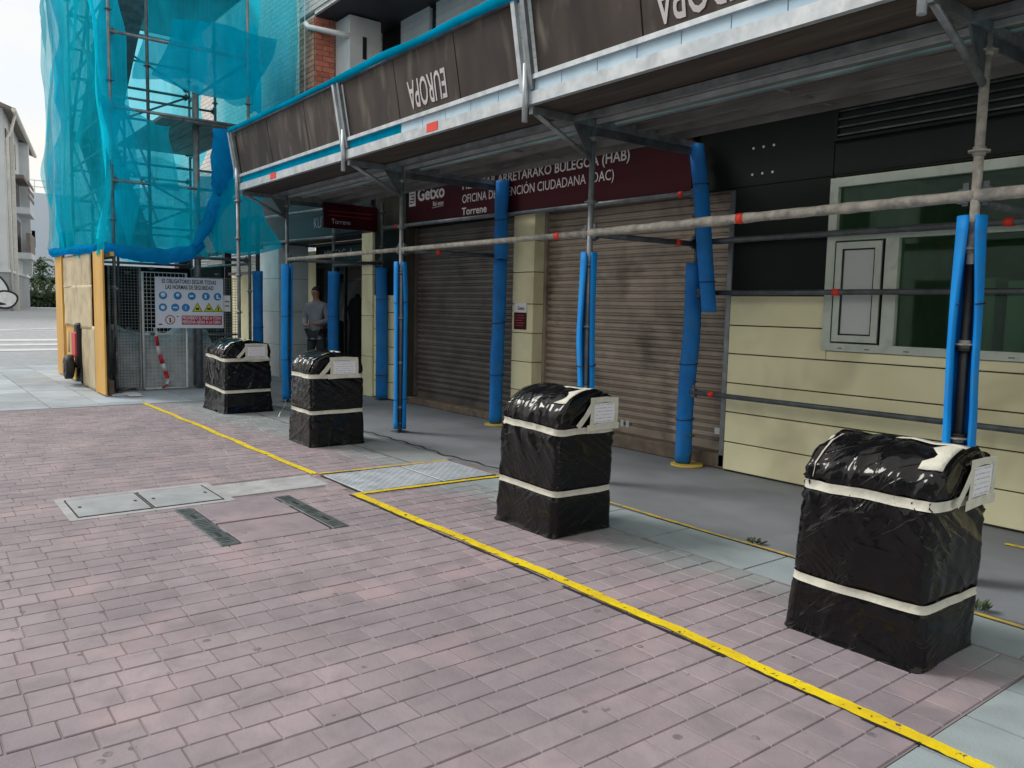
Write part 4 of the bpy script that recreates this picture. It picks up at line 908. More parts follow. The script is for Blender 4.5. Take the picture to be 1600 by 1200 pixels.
    nx = 9; G_ = np.array([[(XE(y0+(y1-y0)*u, z0+.015+(z1-z0-.03)*v)+.007+.002*math.sin(3*u+2*v+seed), y0+(y1-y0)*u, z0+.015+(z1-z0-.03)*v) for u in np.linspace(0,1,nx)] for v in np.linspace(0,1,nx)])
    b = MB(); b.grid(TR(G_), True); no = obj('notice', b, M['notice'], t)
    uv = no.data.uv_layers.new(name='UVMap')
    for lp_ in no.data.loops: i, j = divmod(lp_.vertex_index, nx); uv.data[lp_.index].uv = (j/(nx-1), i/(nx-1))
    X1 = .011
    ribbon([(X1,y0-.012,z0-.01),(X1,y0-.008,(z0+z1)/2),(X1,y0-.012,z1+.01)], .034)
    ribbon([(X1,y1+.006,z0-.005),(X1,y1+.01,(z0+z1)/2),(X1,y1+.006,z1+.005)], .030)
    ribbon([(X1+.001,y0-.03,z1+.004),(X1+.001,(y0+y1)/2,z1+.008),(X1+.001,y1+.02,z1+.0)], .034)
    ribbon([(X1+.001,y0-.05,z0-.012),(X1+.001,(y0+y1)/2,z0-.004),(X1+.001,y1+.035,z0-.008)], .040)
    ribbon([(X1+.002,y0-.13,z0-.0),(X1+.002,y0-.07,z0+.06),(X1+.002,y0-.01,z1-.02)], .040)
    # tape along the back edge of the hood and over its far end
    def over(path, wd, up=.006):
        L = []
        for (x, y) in path:
            row = []
            for sdx in (-.5, .5):
                pt = (x, y+sdx*wd); dd = (Q[:, :, 0]-pt[0])**2+(Q[:, :, 1]-pt[1])**2-1e-3*Q[:, :, 2]; k = np.argsort(dd.ravel())[:6]; row.append((pt[0], pt[1], Q.reshape(-1, 3)[k, 2].max()+up))
            L.append(row)
        b = MB(); b.sheet(TR(np.array(L)), .001, True); obj('tape_strip', b, M['tape'], t)
    over([(x, .022+.008*math.sin(11*x+seed)) for x in np.linspace(-.02+.05*(seed % 3), a*.92, 10)], .045)
    L = []                                                  # strip following the hood at the far (left) end, front side
    for q in np.linspace(0, .85, 9):
        i = nb-1+int(q*nh); j = int(np.argmin((per[:, 0]+a*.86)**2+(per[:, 1]+bb)**2)); L.append([tuple(Q[i, j]+nn[i, j]*.006), tuple(Q[i, (j-7) % J]+nn[i, (j-7) % J]*.006)])
    b = MB(); b.sheet(TR(np.array(L)), .001); obj('tape_strip', b, M['tape'], t)
    # torn white paper and tape stuck over the hood next to the notice
    J0 = [j for j in range(J) if per[j, 1] < -bb*.9 and a*.55 < per[j, 0] < a*.97]; G2 = []
    for q in np.linspace(.42, .98, 8):
        i = nb-1+int(q*nh); st_ = int((.1+.8*abs(math.sin(q*9+seed)))*len(J0)*.6); row = []
        for k in np.linspace(st_, len(J0)-1, 6): j = J0[int(k)]; row.append(Q[i, j]+nn[i, j]*.005)
        G2.append(row)
    b = MB(); b.sheet(TR(np.array(G2)), .001); obj('torn_paper', b, M['tape'], t)
    return t
make_bin(-1.735, 3.44, .60, .50, .885, 21, 'nearest wrapped litter bin, black plastic with two white tape bands, right foreground', band=(.675,.255), tilt=.05)
make_bin(-3.975, 3.44, .60, .50, .91, 34, 'wrapped litter bin standing between the tread plates and the nearest bin', band=(.675,.285), tilt=.06, slope=-.03)
make_bin(-7.68, 3.54, .58, .58, .93, 47, 'wrapped litter bin second from the mesh gate with a loose tape end', yaw=-.04, band=(.70,.345), notice_y=(-.06,.19))
make_bin(-10.60, 3.62, .80, .62, .93, 58, 'farthest wrapped litter bin beside the mesh gate and safety board', yaw=.02, band=(.70,.30), slope=-.05, notice_y=(-.02,.22), flare=.05)
b = MB(); b.sheet([[(-8.01+.03*math.sin(k), 3.235-.015*k, .42-.035*k), (-7.97+.02*math.sin(k*1.3), 3.215-.015*k, .41-.035*k)] for k in range(6)], .0015); obj('loose_tape', b, M['tape'], label='loose end of white tape dangling beside the second bin', cat='tape')
# weeds by the nearest bin
for i, (x, y) in enumerate(((-1.60,4.14),(-2.9,4.19))):
    b = MB()
    for k in range(26):
        a_ = rg.random()*6.28; r_ = rg.uniform(.0,.05); h = rg.uniform(.02,.06 if i == 0 else .02); p = Vector((x+r_*math.cos(a_), y+r_*math.sin(a_)*.6, .004)); q = p+Vector((math.cos(a_)*.03, math.sin(a_)*.03, h)); s_ = Vector((-math.sin(a_), math.cos(a_), 0))*.009
        mdl = (p+q)/2+Vector((0,0,.01)); b.add([p, mdl-s_, q, mdl+s_], [(0,1,2,3)])
    obj('weed', b, M['weed'], label='small weed on the walkway edge '+['just behind the nearest bin','left of the nearest bin'][i], cat='weed', group='weeds at the walkway edge')
# ================================================================== SCAFFOLD TOWER AND NETS
tw = thing('scaffold_tower', 'tall scaffold tower with stair flights behind blue netting', 'scaffold tower', (-14.8, 3.7, 0))
XT0, XT1 = -13.2, -16.4; TY = (2.68, 3.40, 4.72)
for x in (XT0, XT1):
    for y in TY:
        if x == XT0 and y == 3.40: continue
        post(x, y, 8.2, tw, 'galv', step=1.0, first=.6)
post(XT0, 3.20, 8.2, tw, 'galv_dark', step=1.0, first=.9, z0=2.1); post(-14.8, 2.70, 8.2, tw, 'galv', step=1.0, first=.9, z0=2.2); post(-14.8, 4.70, 8.2, tw, 'galv', step=1.0, first=.9, z0=2.2); post(-15.6, 3.38, 8.2, tw, 'galv', step=1.0, first=.9, z0=2.2)
for z in (2.65, 3.7, 4.75, 5.8, 6.9): ledger((XT0,TY[0],z),(XT1,TY[0],z), 'galv', .02, parent=tw); ledger((-14.8,TY[0],z),(-14.8,TY[2],z), 'galv', .02, parent=tw); ledger((XT1,TY[0],z),(XT1,TY[2],z), 'galv', .02, parent=tw)
for y0, y1, z in ((2.7,4.7,2.2),(4.7,2.7,3.25),(2.7,4.7,4.3),(4.7,2.7,5.4)): ledger((XT1,y0,z),(XT1,y1,z+1.0), 'galv', .02, parent=tw)
b = MB(); b.tube([(-13.47,3.97,.01),(-13.47,3.97,4.8)], .052, 16); sp('stout_column', b, 'galv', tw)
for z in (2.1, 3.17, 4.23, 5.30, 6.38, 7.45):
    ledger((XT0,TY[0],z),(XT0,TY[2],z), 'galv', parent=tw, tags=(.62,) if z in (5.30,) else ())
    ledger((XT1,TY[0],z),(XT1,TY[2],z), 'galv', parent=tw)
    ledger((XT0,TY[0],z-.05),(XT1,TY[0],z-.05), 'galv', parent=tw); ledger((XT0,TY[2],z-.05),(XT1,TY[2],z-.05), 'galv', parent=tw)
ledger((XT0,TY[0],2.1),(-16.4,TY[0],4.2), 'galv', parent=tw); ledger((XT0,TY[0],4.25),(-16.4,TY[0],6.35), 'galv', parent=tw); ledger((-16.4,TY[0],4.25),(-13.2,TY[0],7.4), 'galv', parent=tw)
for z in (4.20, 6.35):
    for k in range(4):
        b = MB(); y0 = 3.42+k*.325; b.box(-16.3,-13.3,y0,y0+.31,z,z+.05); sp('deck_plank', b, 'deck', tw)
b = MB()
b.obox((-16.2,2.75,4.2),(2.7,0,-2.05),(0,.62,0),(0,0,.05)); st1 = sp('stair_flight', b, 'galv', tw)
b = MB(); b.obox((-13.5,2.75,6.35),(-2.7,0,-2.1),(0,.62,0),(0,0,.05)); st2 = sp('stair_flight', b, 'galv', tw)
for s_, x0, z0, sx in ((st1,-16.2,4.2,1), (st2,-13.5,6.35,-1)):
    for k in range(9): b = MB(); b.box(min(x0+sx*.3*k,x0+sx*(.3*k+.22)),max(x0+sx*.3*k,x0+sx*(.3*k+.22)),2.76,3.36,z0-.225*k+.03,z0-.225*k+.055); sp('tread', b, 'deck', s_)
    for zz_ in (.5, 1.0): b = MB(); b.tube([(x0,3.38,z0+zz_),(x0+sx*2.7,3.38,z0-2.05+zz_)], .02, 8); sp('handrail', b, 'galv', s_)
# nets
def netsheet(label, P0, du, dv, nu, nv, amp, m, fr=2.0, seed=0, sag=None, name='debris_net', warp=.38):
    P0, du, dv = map(np.array, (P0, du, dv)); n_ = np.cross(du, dv); n_ = n_/np.linalg.norm(n_); G_ = np.zeros((nu, nv, 3))
    for i in range(nu):
        for j in range(nv):
            u, v = i/(nu-1), j/(nv-1); p = P0+du*u+dv*v
            L1, L2 = np.linalg.norm(du), np.linalg.norm(dv)
            d = amp*((float(vn(u*L1*fr, v*L2*fr*.45, 2, seed))-.5)*2+.5*(float(vn(u*L1*fr*2.6, v*L2*fr*.8, 5, seed))-.5)*2)
            p = p+n_*d+warp*(du/L1*(float(vn(v*L2*1.3, seed, 3))-.5)*(abs(u-.5)*2)**2+dv/L2*(float(vn(u*L1*1.4, seed, 6))-.5)*(abs(v-.5)*2)**2)
            if sag: p = p+np.array(sag(u, v))
            G_[i, j] = p
    b = MB(); b.grid(G_, True); return obj(name, b, M[m], label=label, cat='netting', group='blue debris nets on the tower')
netsheet('tall blue net down the street side of the scaffold tower above the yellow hoarding', (-12.95,2.52,2.12), (-4.35,0,0), (0,0,6.2), 40, 50, .10, 'net', 1.5, 1, lambda u, v: (-.25*u*max(0,v-.3), -.10*math.sin(v*9)*u-.05*v, 0))
netsheet('rumpled pale net on the outermost edge of the tower', (-16.3,2.40,2.4), (-1.1,0,0), (0,0,5.8), 14, 50, .09, 'net_sheen', 2.6, 2)
netsheet('blue net closing the far end of the scaffold tower', (-16.75,2.5,2.2), (0,2.6,0), (0,0,6), 30, 40, .08, 'net', 1.6, 3)
netsheet('pale blue net draped inside the tower above the mesh gate', (-14.6,2.9,2.2), (0,1.7,.1), (0,0,1.5), 24, 20, .10, 'net_thin', 2.2, 4)
netsheet('blue net panel at the near left corner of the tower', (-13.1,2.44,2.15), (-.25,.5,0), (0,0,6), 12, 44, .06, 'net', 2.4, 5)
netsheet('dark blue net sagging like a hammock across the tower front', (-12.9,3.30,4.55), (0,1.55,.12), (.25,0,.75), 30, 18, .05, 'net_thick', 2.0, 6, lambda u, v: (.28*math.sin(math.pi*v)*math.sin(math.pi*u)+.1, 0, -.28*math.sin(math.pi*u)*(1-v)))
netsheet('broad blue net curtain hanging from the tower top', (-13.6,3.25,4.75), (.2,1.7,.0), (0,0,3.2), 30, 30, .09, 'net', 1.6, 7)
netsheet('green-blue net panel low on the tower front beside the canopy end', (-12.9,3.95,2.12), (.9,.72,0), (0,0,1.15), 16, 18, .035, 'net_thick', 2.2, 8)
netsheet('blue net hung low across the tower front above the gate', (-13.05,2.75,2.15), (0,1.15,0), (0,0,1.0), 22, 18, .06, 'net', 2.2, 9)
netsheet('blue net panel hung over the tower guard rail', (-13.05,2.66,3.22), (0,.95,0), (0,0,.95), 20, 16, .05, 'net', 2.0, 12)
netsheet('thin blue net covering the brick upper wall', (-13.62,5.72,3.72), (-4.5,0,0), (0,0,4.2), 40, 40, .04, 'net_thin', 1.6, 10)
netsheet('doubled blue net between the tower and the brick wall', (-14.1,5.0,4.7), (-.9,.55,0), (0,0,1.5), 18, 18, .06, 'net_thick', 2.0, 11)
# rolled and twisted bundles
def bundle(pts, rs, label, seed):
    pts = [Vector(p) for p in pts]; n = 46; P = []
    for i in range(n):
        f = i/(n-1)*(len(pts)-1); k = min(int(f), len(pts)-2); p = pts[k].lerp(pts[k+1], f-k); r_ = rs[k]+(rs[k+1]-rs[k])*(f-k); d = (pts[k+1]-pts[k]).normalized()
        a_ = d.cross(Vector((1,0,0))).normalized(); c_ = d.cross(a_)
        P.append([(p+(a_*math.cos(q)+c_*math.sin(q))*r_*(1+.5*(float(vn(3*math.cos(q+f*1.6)+4, 3*math.sin(q+f*1.6)+4, i*.22, seed))-.5)))[:] for q in np.linspace(0, 2*math.pi, 25)[:-1]])
    b = MB(); b.grid(P, True, True); m_ = len(b.v); b.f += [tuple(range(24))[::-1], tuple(range(m_-24, m_))]; b.sm += [True, True]
    return obj('net_bundle', b, M['net_bundle'], label=label, cat='netting')
bundle([(-12.5,4.10,4.0),(-12.6,4.12,3.6),(-12.8,4.16,3.05),(-12.85,3.98,2.66),(-12.9,3.76,2.25)], [.14,.17,.14,.10,.05], 'twisted bundle of bright blue net hanging from the canopy corner', 3)
bundle([(-13.0,2.52,2.16),(-13.0,2.9,2.10),(-12.98,3.3,2.07),(-12.95,3.7,2.16),(-12.95,3.9,2.3)], [.07,.10,.12,.10,.06], 'rolled blue net swagged along the top of the mesh gate', 5)
bundle([(-13.2,2.47,2.16),(-14.5,2.46,2.20),(-16.0,2.45,2.22),(-17.2,2.46,2.26)], [.05,.07,.05,.08], 'gathered hem of blue net on top of the yellow hoarding', 8)
# ================================================================== HOARDING, MACHINE, GATE, SAFETY BOARD
hd = thing('hoarding', 'yellow plywood hoarding patched with grey metal sheets at the foot of the tower', 'hoarding', (-15, 2.5, 0))
def hp(nm, x0, x1, z0, z1, m, y=2.48, th=.025): b = MB(); b.bbox(x0,x1,y,y+th,z0,z1,.003); return obj(nm, b, M[m], hd)
hp('plywood_panel', -17.2,-16.28,.02,2.2,'ply'); hp('plywood_panel', -16.26,-15.42,.02,1.05,'ply'); hp('plywood_panel', -16.26,-13.5,1.0,2.15,'ply',2.51)
hp('plywood_panel', -13.46,-12.78,.02,2.12,'ply',2.44); hp('timber_post', -13.55,-13.47,.0,2.15,'ply',2.46,.07); hp('timber_post', -16.29,-16.24,.0,2.2,'ply',2.44,.03)
hp('dark_backing', -16.95,-16.9,.02,2.05,'clad') if 0 else None
b = MB(); b.box(-16.95,-16.9,2.56,4.85,.02,2.06); obj('dark_backing', b, M['clad'], hd)  # added dark sheets that make the space behind the gate look dark
b = MB(); b.box(-16.9,-14.9,4.82,4.86,.02,2.06); obj('dark_backing', b, M['clad'], hd)
def bent(nm, x0, x1, z0, z1, y, m, seed):
    G_ = [[(x0+(x1-x0)*i/15+.02*(float(vn(j*.6, seed))-.5)*(i == 15 or i == 0), y-.012*float(vn(i*.3, j*.3, seed))-.04*max(0, .15-j/15)*float(vn(i*.5, seed, 3)), z0+(z1-z0)*j/15+.04*(float(vn(i*.5, seed, 8))-.5)*(j == 0)) for j in range(16)] for i in range(16)]
    b = MB(); b.sheet(G_, -.003); return obj(nm, b, M[m], hd)
bent('metal_sheet', -16.2,-13.75,1.60,2.12,2.475,'sheet',4); bent('metal_sheet', -16.15,-13.72,.95,1.63,2.47,'sheet',5); bent('metal_sheet', -14.62,-13.56,.0,1.0,2.47,'sheet',6)
b = MB(); b.box(-17.18,-17.10,2.5,2.9,.02,2.1); b.box(-17.2,-12.8,2.56,2.6,2.04,2.1); obj('frame_batten', b, M['ply'], hd)
mc = thing('site_machine', 'red and black wheeled machine poking out through the hoarding gap', 'machine', (-15.0, 2.6, 0))
b = MB(); b.bbox(-15.10,-14.70,2.38,2.85,.42,.90,.05); obj('red_body', b, M['red'], mc)
b = MB(); b.bbox(-14.95,-14.68,2.40,2.9,.3,1.02,.03); b.tube([(-15.1,2.6,.28),(-15.1,2.6,.5)], .05, 8); obj('engine_block', b, M['black'], mc)
for y, x in ((2.33,-15.0), (2.27,-14.72)):
    wv = MB(); wv.tube([(x,y-.06,.30),(x,y-.05,.30),(x,y+.05,.30),(x,y+.06,.30)], [.15,.19,.19,.15], 22); wv = obj('wheel', wv, M['black'], mc)
    b = MB(); b.tube([(x,y-.072,.30),(x,y-.06,.30)], .07, 14); obj('hub', b, M['iron'], wv)
b = MB(); b.tube([(-15.0,2.3,.30),(-14.72,2.6,.30)], .025, 8); b.box(-15.02,-14.98,2.5,2.54,.0,.3); obj('axle', b, M['black'], mc)
b = MB(); b.tube([(-15.2,2.36,.52),(-15.2,2.36,.86)], .012, 8); obj('handle', b, M['white_metal'], mc)
def mesh_panel(nm, label, x, y0, y1, z0, z1, m, step=.055, rot=0.0, mid=True):
    t = thing(nm, label, 'mesh fence', (x, (y0+y1)/2, z0), 'mesh fence panels')
    f = lambda y, z, o=0: (x+rot*(y-y0)+o, y, z)
    b = MB()
    b.tube([f(y0,z0),f(y1,z0),f(y1,z1),f(y0,z1),f(y0,z0)], .020, 10)
    if mid: b.tube([f(y0,(z0+z1)/2-.05),f(y1,(z0+z1)/2-.05)], .016, 8)
    obj('frame', b, M[m], t)
    b = MB(); y = y0+step
    while y < y1-.02: b.tube([f(y,z0),f(y,z1)], .0035, 4, False); y += step
    z = z0+step
    while z < z1-.02: b.tube([f(y0,z,.007),f(y1,z,.007)], .0035, 4, False); z += step
    obj('wire_grid', b, M[m], t, kind='stuff')
    return t
mesh_panel('mesh_gate', 'white framed mesh gate carrying the safety board', -13.42, 3.12, 3.77, .03, 1.85, 'white_metal', .06)
mesh_panel('fence_panel', 'grey mesh panel between the hoarding and the white gate', -13.50, 2.66, 3.10, .05, 1.92, 'galv', .045)
mesh_panel('fence_panel', 'grey mesh panel right of the stout column behind the farthest bin', -13.55, 3.92, 4.66, .05, 1.80, 'galv', .045)
sb = thing('safety_board', 'white safety notice board with blue and yellow symbols on the mesh gate', 'safety sign', (-13.33, 3.8, .99))
XS, Ya, Yb, Za, Zb = -13.33, 3.28, 4.33, .985, 1.785
b = MB(); b.bbox(XS-.012,XS,Ya,Yb,Za,Zb,.003); obj('panel', b, M['signface'], sb)
def stx(body, y, z, size, m, wdt, nm='lettering', off=0): return text(body, size, M[m], sb, (XS+.0005, y, z), (0,1,0), (0,0,1), nm, wdt, off, .0025)
stx('ES OBLIGATORIO SEGUIR TODAS', Ya+.10, Zb-.095, .09, 'ink', .83, off=.0022); stx('LAS NORMAS DE SEGURIDAD', Ya+.15, Zb-.185, .09, 'ink', .74, off=.0022)
def disc(y, z, r, m, nm='symbol', x=XS+.002, n=24, par=sb): b = MB(); b.tube([(x-.0015,y,z),(x,y,z)], r, n); return obj(nm, b, M[m], par)
def mark(par, y, z, w_, h_, m='signface', x=XS+.0035): b = MB(); b.box(x-.001,x,y-w_/2,y+w_/2,z-h_/2,z+h_/2); return obj('pictogram', b, M[m], par)
for k, y in enumerate((.115,.335,.55,.77,.955)):
    s_ = disc(Ya+y, Zb-.29, .062, 'signblue')
    disc(Ya+y, Zb-.29+(.012 if k < 2 else 0), .034 if k == 0 else .026, 'signface', 'pictogram', XS+.0035, 16, s_) if k in (0, 1) else mark(s_, Ya+y-.005, Zb-.29, .06 if k == 2 else .03, .025 if k == 2 else .06)
    if k == 4: mark(s_, Ya+y+.015, Zb-.315, .05, .018, x=XS+.0037)
for k, y in enumerate((.11,.295,.455)):
    s_ = disc(Ya+y, Zb-.475, .062, 'signblue')
    if k == 0: disc(Ya+y, Zb-.475, .034, 'signface', 'pictogram', XS+.0035, 6, s_)
    else: mark(s_, Ya+y, Zb-.475, .07 if k == 1 else .012, .02 if k == 1 else .05)
for k, y in enumerate((.635,.815,.965)):
    rr_ = .085 if k < 2 else .075
    def tri(r_, m, x, par): b = MB(); b.tube([(x-.001,Ya+y,Zb-.475-.02),(x,Ya+y,Zb-.475-.02)], r_, 3); return b
    def trip(r_, x): return [(Ya+y-r_, Zb-.475-.062+(.085-r_)*.4), (Ya+y+r_, Zb-.475-.062+(.085-r_)*.4), (Ya+y, Zb-.475-.062+r_*1.72-(.085-r_)*.2)]
    b = MB(); b.prism(trip(rr_, 0), 'x', XS+.0005, XS+.002); s_ = obj('symbol', b, M['ink'], sb)
    b = MB(); b.prism([(p[0]*1.0+(Ya+y-p[0])*.16, p[1]+(Zb-.49-p[1])*.16) for p in trip(rr_, 0)], 'x', XS+.0021, XS+.0032); obj('warning_field', b, M['signyel'], s_)
    mark(s_, Ya+y, Zb-.49, (.05,.055,.02)[k], (.035,.03,.06)[k], 'ink', XS+.0045)
s_ = disc(Ya+.215, Za+.13, .075, 'signred'); disc(Ya+.215, Za+.13, .06, 'signface', 'pictogram', XS+.0033, 24, s_)
b = MB(); b.bar((XS+.0045,Ya+.175,Za+.17),(XS+.0045,Ya+.255,Za+.09), .002, .014, (1,0,0)); obj('slash', b, M['signred'], s_)
mark(s_, Ya+.215, Za+.125, .022, .075, 'ink', XS+.0042); mark(s_, Ya+.07, Za+.06, .05, .02, 'ink', XS+.0015); mark(s_, Ya+.33, Za+.185, .03, .015, 'ink', XS+.0015)
b = MB(); b.box(XS+.0005,XS+.002,Ya+.39,Yb-.03,Za+.055,Za+.20); obj('red_field', b, M['signred'], sb)
text('PROHIBIDO EL PASO A TODA', .07, M['signface'], sb, (XS+.001, Ya+.40, Za+.14), (0,1,0), (0,0,1), 'lettering', .60, .001, .003); text('PERSONA AJENA A LA OBRA', .07, M['signface'], sb, (XS+.001, Ya+.40, Za+.075), (0,1,0), (0,0,1), 'lettering', .60, .001, .003)
pn = thing('small_notice', 'small white notice sticking out behind the safety board', 'sign', (-13.36, 4.4, 1.25))
b = MB(); b.box(-13.36,-13.355,4.33,4.45,1.26,1.52); obj('panel', b, M['paper'], pn)
for z in (1.34,1.41): b = MB(); b.box(-13.3545,-13.353,4.36,4.43,z,z+.018); obj('text_line', b, M['ink'], pn)
bt = thing('barrier_tape', 'red and white barrier tape dangling on the mesh gate', 'barrier tape', (-13.36, 3.35, .02))
pts = [(3.28,.99),(3.29,.85),(3.31,.70),(3.34,.56),(3.38,.42),(3.42,.30),(3.45,.18),(3.44,.09),(3.38,.03)]
for k in range(len(pts)-1):
    (ya, za), (yb, zb) = pts[k], pts[k+1]; b = MB(); b.sheet([[(-13.37+.02*math.sin(k),ya-.028,za),(-13.36,ya+.028,za+.01)],[(-13.37+.02*math.sin(k+1),yb-.028,zb),(-13.36,yb+.028,zb+.01)]], .001); obj('stripe', b, M['red' if k % 2 else 'white_metal'], bt)
b = MB(); G_ = []
for i in range(34):
    row = []
    for j in range(40):
        u, v = i/33, j/39; y = 2.75+1.5*v; th = u*math.pi; hgt = 1.05*(.75+.5*float(vn(v*4, 3)))*(1-.35*abs(v-.25)); x = -14.05+.45*math.cos(th)*(1+.15*(float(vn(v*5, u*4, 1))-.5)); z = max(.005, hgt*math.sin(th)**.55+.08*(float(vn(u*9, v*12, 4))-.5)); row.append((x, y, z))
    G_.append(row)
b.grid(G_); obj('tarpaulin_pile', b, M['tarp'], label='grey tarpaulin heaped over material behind the mesh gate', cat='tarpaulin')
b = MB(); b.bbox(-13.2,-12.85,2.55,2.95,.004,.012,.002); b.bbox(-13.1,-12.6,2.72,2.9,.012,.02,.002); obj('cardboard_scrap', b, M['paper'], label='flattened pale scrap lying by the foot of the hoarding', cat='scrap')
b = MB(); b.bbox(-13.35,-12.98,2.52,2.60,.005,.22,.01); obj('timber_offcut', b, M['sill'], label='dark offcut leaning behind the yellow hoarding end', cat='timber')
b = MB()
for k in range(6): b.tube([(-13.15,2.6+.01*k,.06+.02*k),(-13.1,2.62+.03*math.sin(k),.35),(-13.15,2.66,.62+.03*k),(-13.2,2.68,.9)], .008, 6)
obj('cable_coil', b, M['black'], label='loose black cables hanging behind the hoarding end', cat='cable')
# ================================================================== BACKGROUND DOWN THE STREET
d_, e_ = Vector((-.983,.184,0)), Vector((-.184,-.983,0)); C0 = Vector((-50,5.05,tz(-50)-.05))
bg_ = thing('corner_building', 'pale grey building with brown eaves, balconies and graffiti at far left', 'building', C0[:])
def bb_(nm, u0, u1, v0, v1, z0, z1, m, parent=bg_):   # u along receding side, v along front (to the left)
    b = MB(); o = C0+d_*u0+e_*v0+Vector((0,0,z0)); b.obox(o, d_*(u1-u0), e_*(v1-v0), (0,0,z1-z0)); return obj(nm, b, M[m], parent)
bb_('upper_wall', 0,14,0,16,2.05,10.5,'greywall'); bb_('base_wall', -.05,13.95,-.02,16,0,2.05,'greybase'); bb_('cornice_band', -.12,14.05,-.1,16,2.05,2.2,'greywall')
# gable roof with deep eaves on the receding side
b = MB(); o = C0+Vector((0,0,10.5)); V = []
for u in (-.7, 14.6): V += [o+d_*u+e_*(-.5)+Vector((0,0,-.25)), o+d_*u+e_*(-.5)+Vector((0,0,-.07)), o+d_*u+e_*8+Vector((0,0,3.2)), o+d_*u+e_*17+Vector((0,0,-.07)), o+d_*u+e_*17+Vector((0,0,-.25)), o+d_*u+e_*8+Vector((0,0,3.0))]
b.add(V, [(0,1,2,5),(5,2,3,4),(6,11,8,7),(11,10,9,8),(0,6,7,1),(1,7,8,2),(2,8,9,3),(3,9,10,4),(4,10,11,5),(5,11,6,0)]); rf = obj('roof', b, M['eave'], bg_)
b = MB(); b.tube([tuple(o+d_*u+e_*(-.55)+Vector((0,0,-.18))) for u in (-.75, 14.65)], .11, 10); b.tube([tuple(o+d_*.2+e_*(-.55)+Vector((0,0,-.2))), tuple(o+d_*.25+e_*(-.3)+Vector((0,0,-1.2))), tuple(o+d_*.25+e_*(-.12)+Vector((0,0,-1.5))), tuple(C0+d_*.25+e_*(-.12))], .07, 8); obj('gutter', b, M['gutter'], rf)
for z0, sc_ in ((5.6, 0), (3.0, 1)):
    bb_('balcony_floor', 5,9,-.75,0,z0,z0+.35,'greywall')
    if sc_: bb_('balcony_screen', 5.1,8.9,-.72,-.5,z0+.35,z0+1.5,'balc')
    else:
        for k in range(3): bb_('balcony_rail', 5,9,-.75,-.7,z0+.9+k*.4,z0+1.1+k*.4,'balc')
    bb_('balcony_door', 5.6,8.2,-.03,0,z0+.36,z0+2.3,'darkmetal')
bb_('awning', 5,9,-.5,0,7.6,7.8,'balc'); bb_('side_pier', 9.2,9.8,-.5,0,2.2,10.3,'greywall'); bb_('downpipe', 3.2,3.4,-.2,-.02,0,10.3,'gutter')
for k in range(2): bb_('window', -.06,0,3+4*k,4.4+4*k,5,6.8,'darkmetal')
for k in range(3): bb_('window', .8+4.3*k,1.9+4.3*k,-.05,0,8.2,9.6,'darkmetal')
bb_('wall_lamp', -.25,0,.5,.7,2.4,2.6,'eave'); bb_('conduit', -.06,-.02,1.2,1.26,2.2,10.2,'gutter')
b = MB(); b.prism([(5.0,0),(5.0,1),(5.0,1)], 'x', 0, .01) if 0 else None
# graffiti: bulging white throw-up with black outline
def gpt(v, z): return C0+d_*(-.07)+e_*v+Vector((0,0,z))
def blob(parent, vc, zc, rv, rz, m, off, sq=0.0, a0=0, a1=6.2832, n=30, name='graffiti_shape'):
    b = MB(); c = gpt(vc, zc)+d_*(-off); b.add([tuple(c)]+[tuple(gpt(vc+rv*math.cos(a)*(1+sq*math.sin(2*a)), zc+rz*math.sin(a))+d_*(-off)) for a in np.linspace(a0, a1, n)], [(0, k, k+1) for k in range(1, n)]); return obj(name, b, M[m], parent)
gr = thing('graffiti', 'white and black spray-painted graffiti on the far corner building', 'graffiti', tuple(gpt(1, 0)))
for args in ((.95,1.15,.98,.92,'grafb',.002,.1), (.95,1.15,.88,.82,'grafw',.004,.1), (.2,.62,.62,.50,'grafb',.006,-.1), (.2,.62,.52,.40,'grafw',.008,-.1), (.95,1.2,.34,.44,'grafb',.010,0), (1.02,1.28,.15,.2,'grafw',.012,0), (.75,.42,.55,.12,'grafb',.010,.3)): blob(gr, *args)
bf = thing('far_block', 'large blank blue-grey block with rooftop railing behind the palm', 'building', (-90, 12, tz(-90)))
b = MB(); b.box(-110,-90,-20,40,0,11.4); obj('wall', b, M['farwall'], bf); b = MB()
for y in np.arange(-20, 40.1, 1.5): b.tube([(-90.2,y,11.4),(-90.2,y,12.6)], .04, 5)
for z in (12.0, 12.6): b.tube([(-90.2,-20,z),(-90.2,40,z)], .04, 5)
obj('railing', b, M['white_metal'], bf)
for y in np.arange(7, 22, 3.2):
    b = MB(); b.box(-90.04,-90,y,y+1.2,6.2,7.8); obj('window', b, M['greywall'], bf)
pt = thing('palm_tree', 'bushy palm tree standing over the hedge down the street', 'tree', (-70, 9.2, .75))
b = MB(); b.tube([(-70,9.2,.7),(-70.05,9.15,1.5),(-70,9.25,2.6)], [.32,.22,.2], 10); b.tube([(-70,9.2,1.2),(-70.2,8.8,2.0),(-70.2,8.6,2.6)], [.16,.14,.1], 8); b.tube([(-70,9.2,1.2),(-70,9.6,2.0),(-70,9.9,2.5)], [.16,.14,.1], 8); obj('trunk', b, M['bark'], pt)
b = MB()
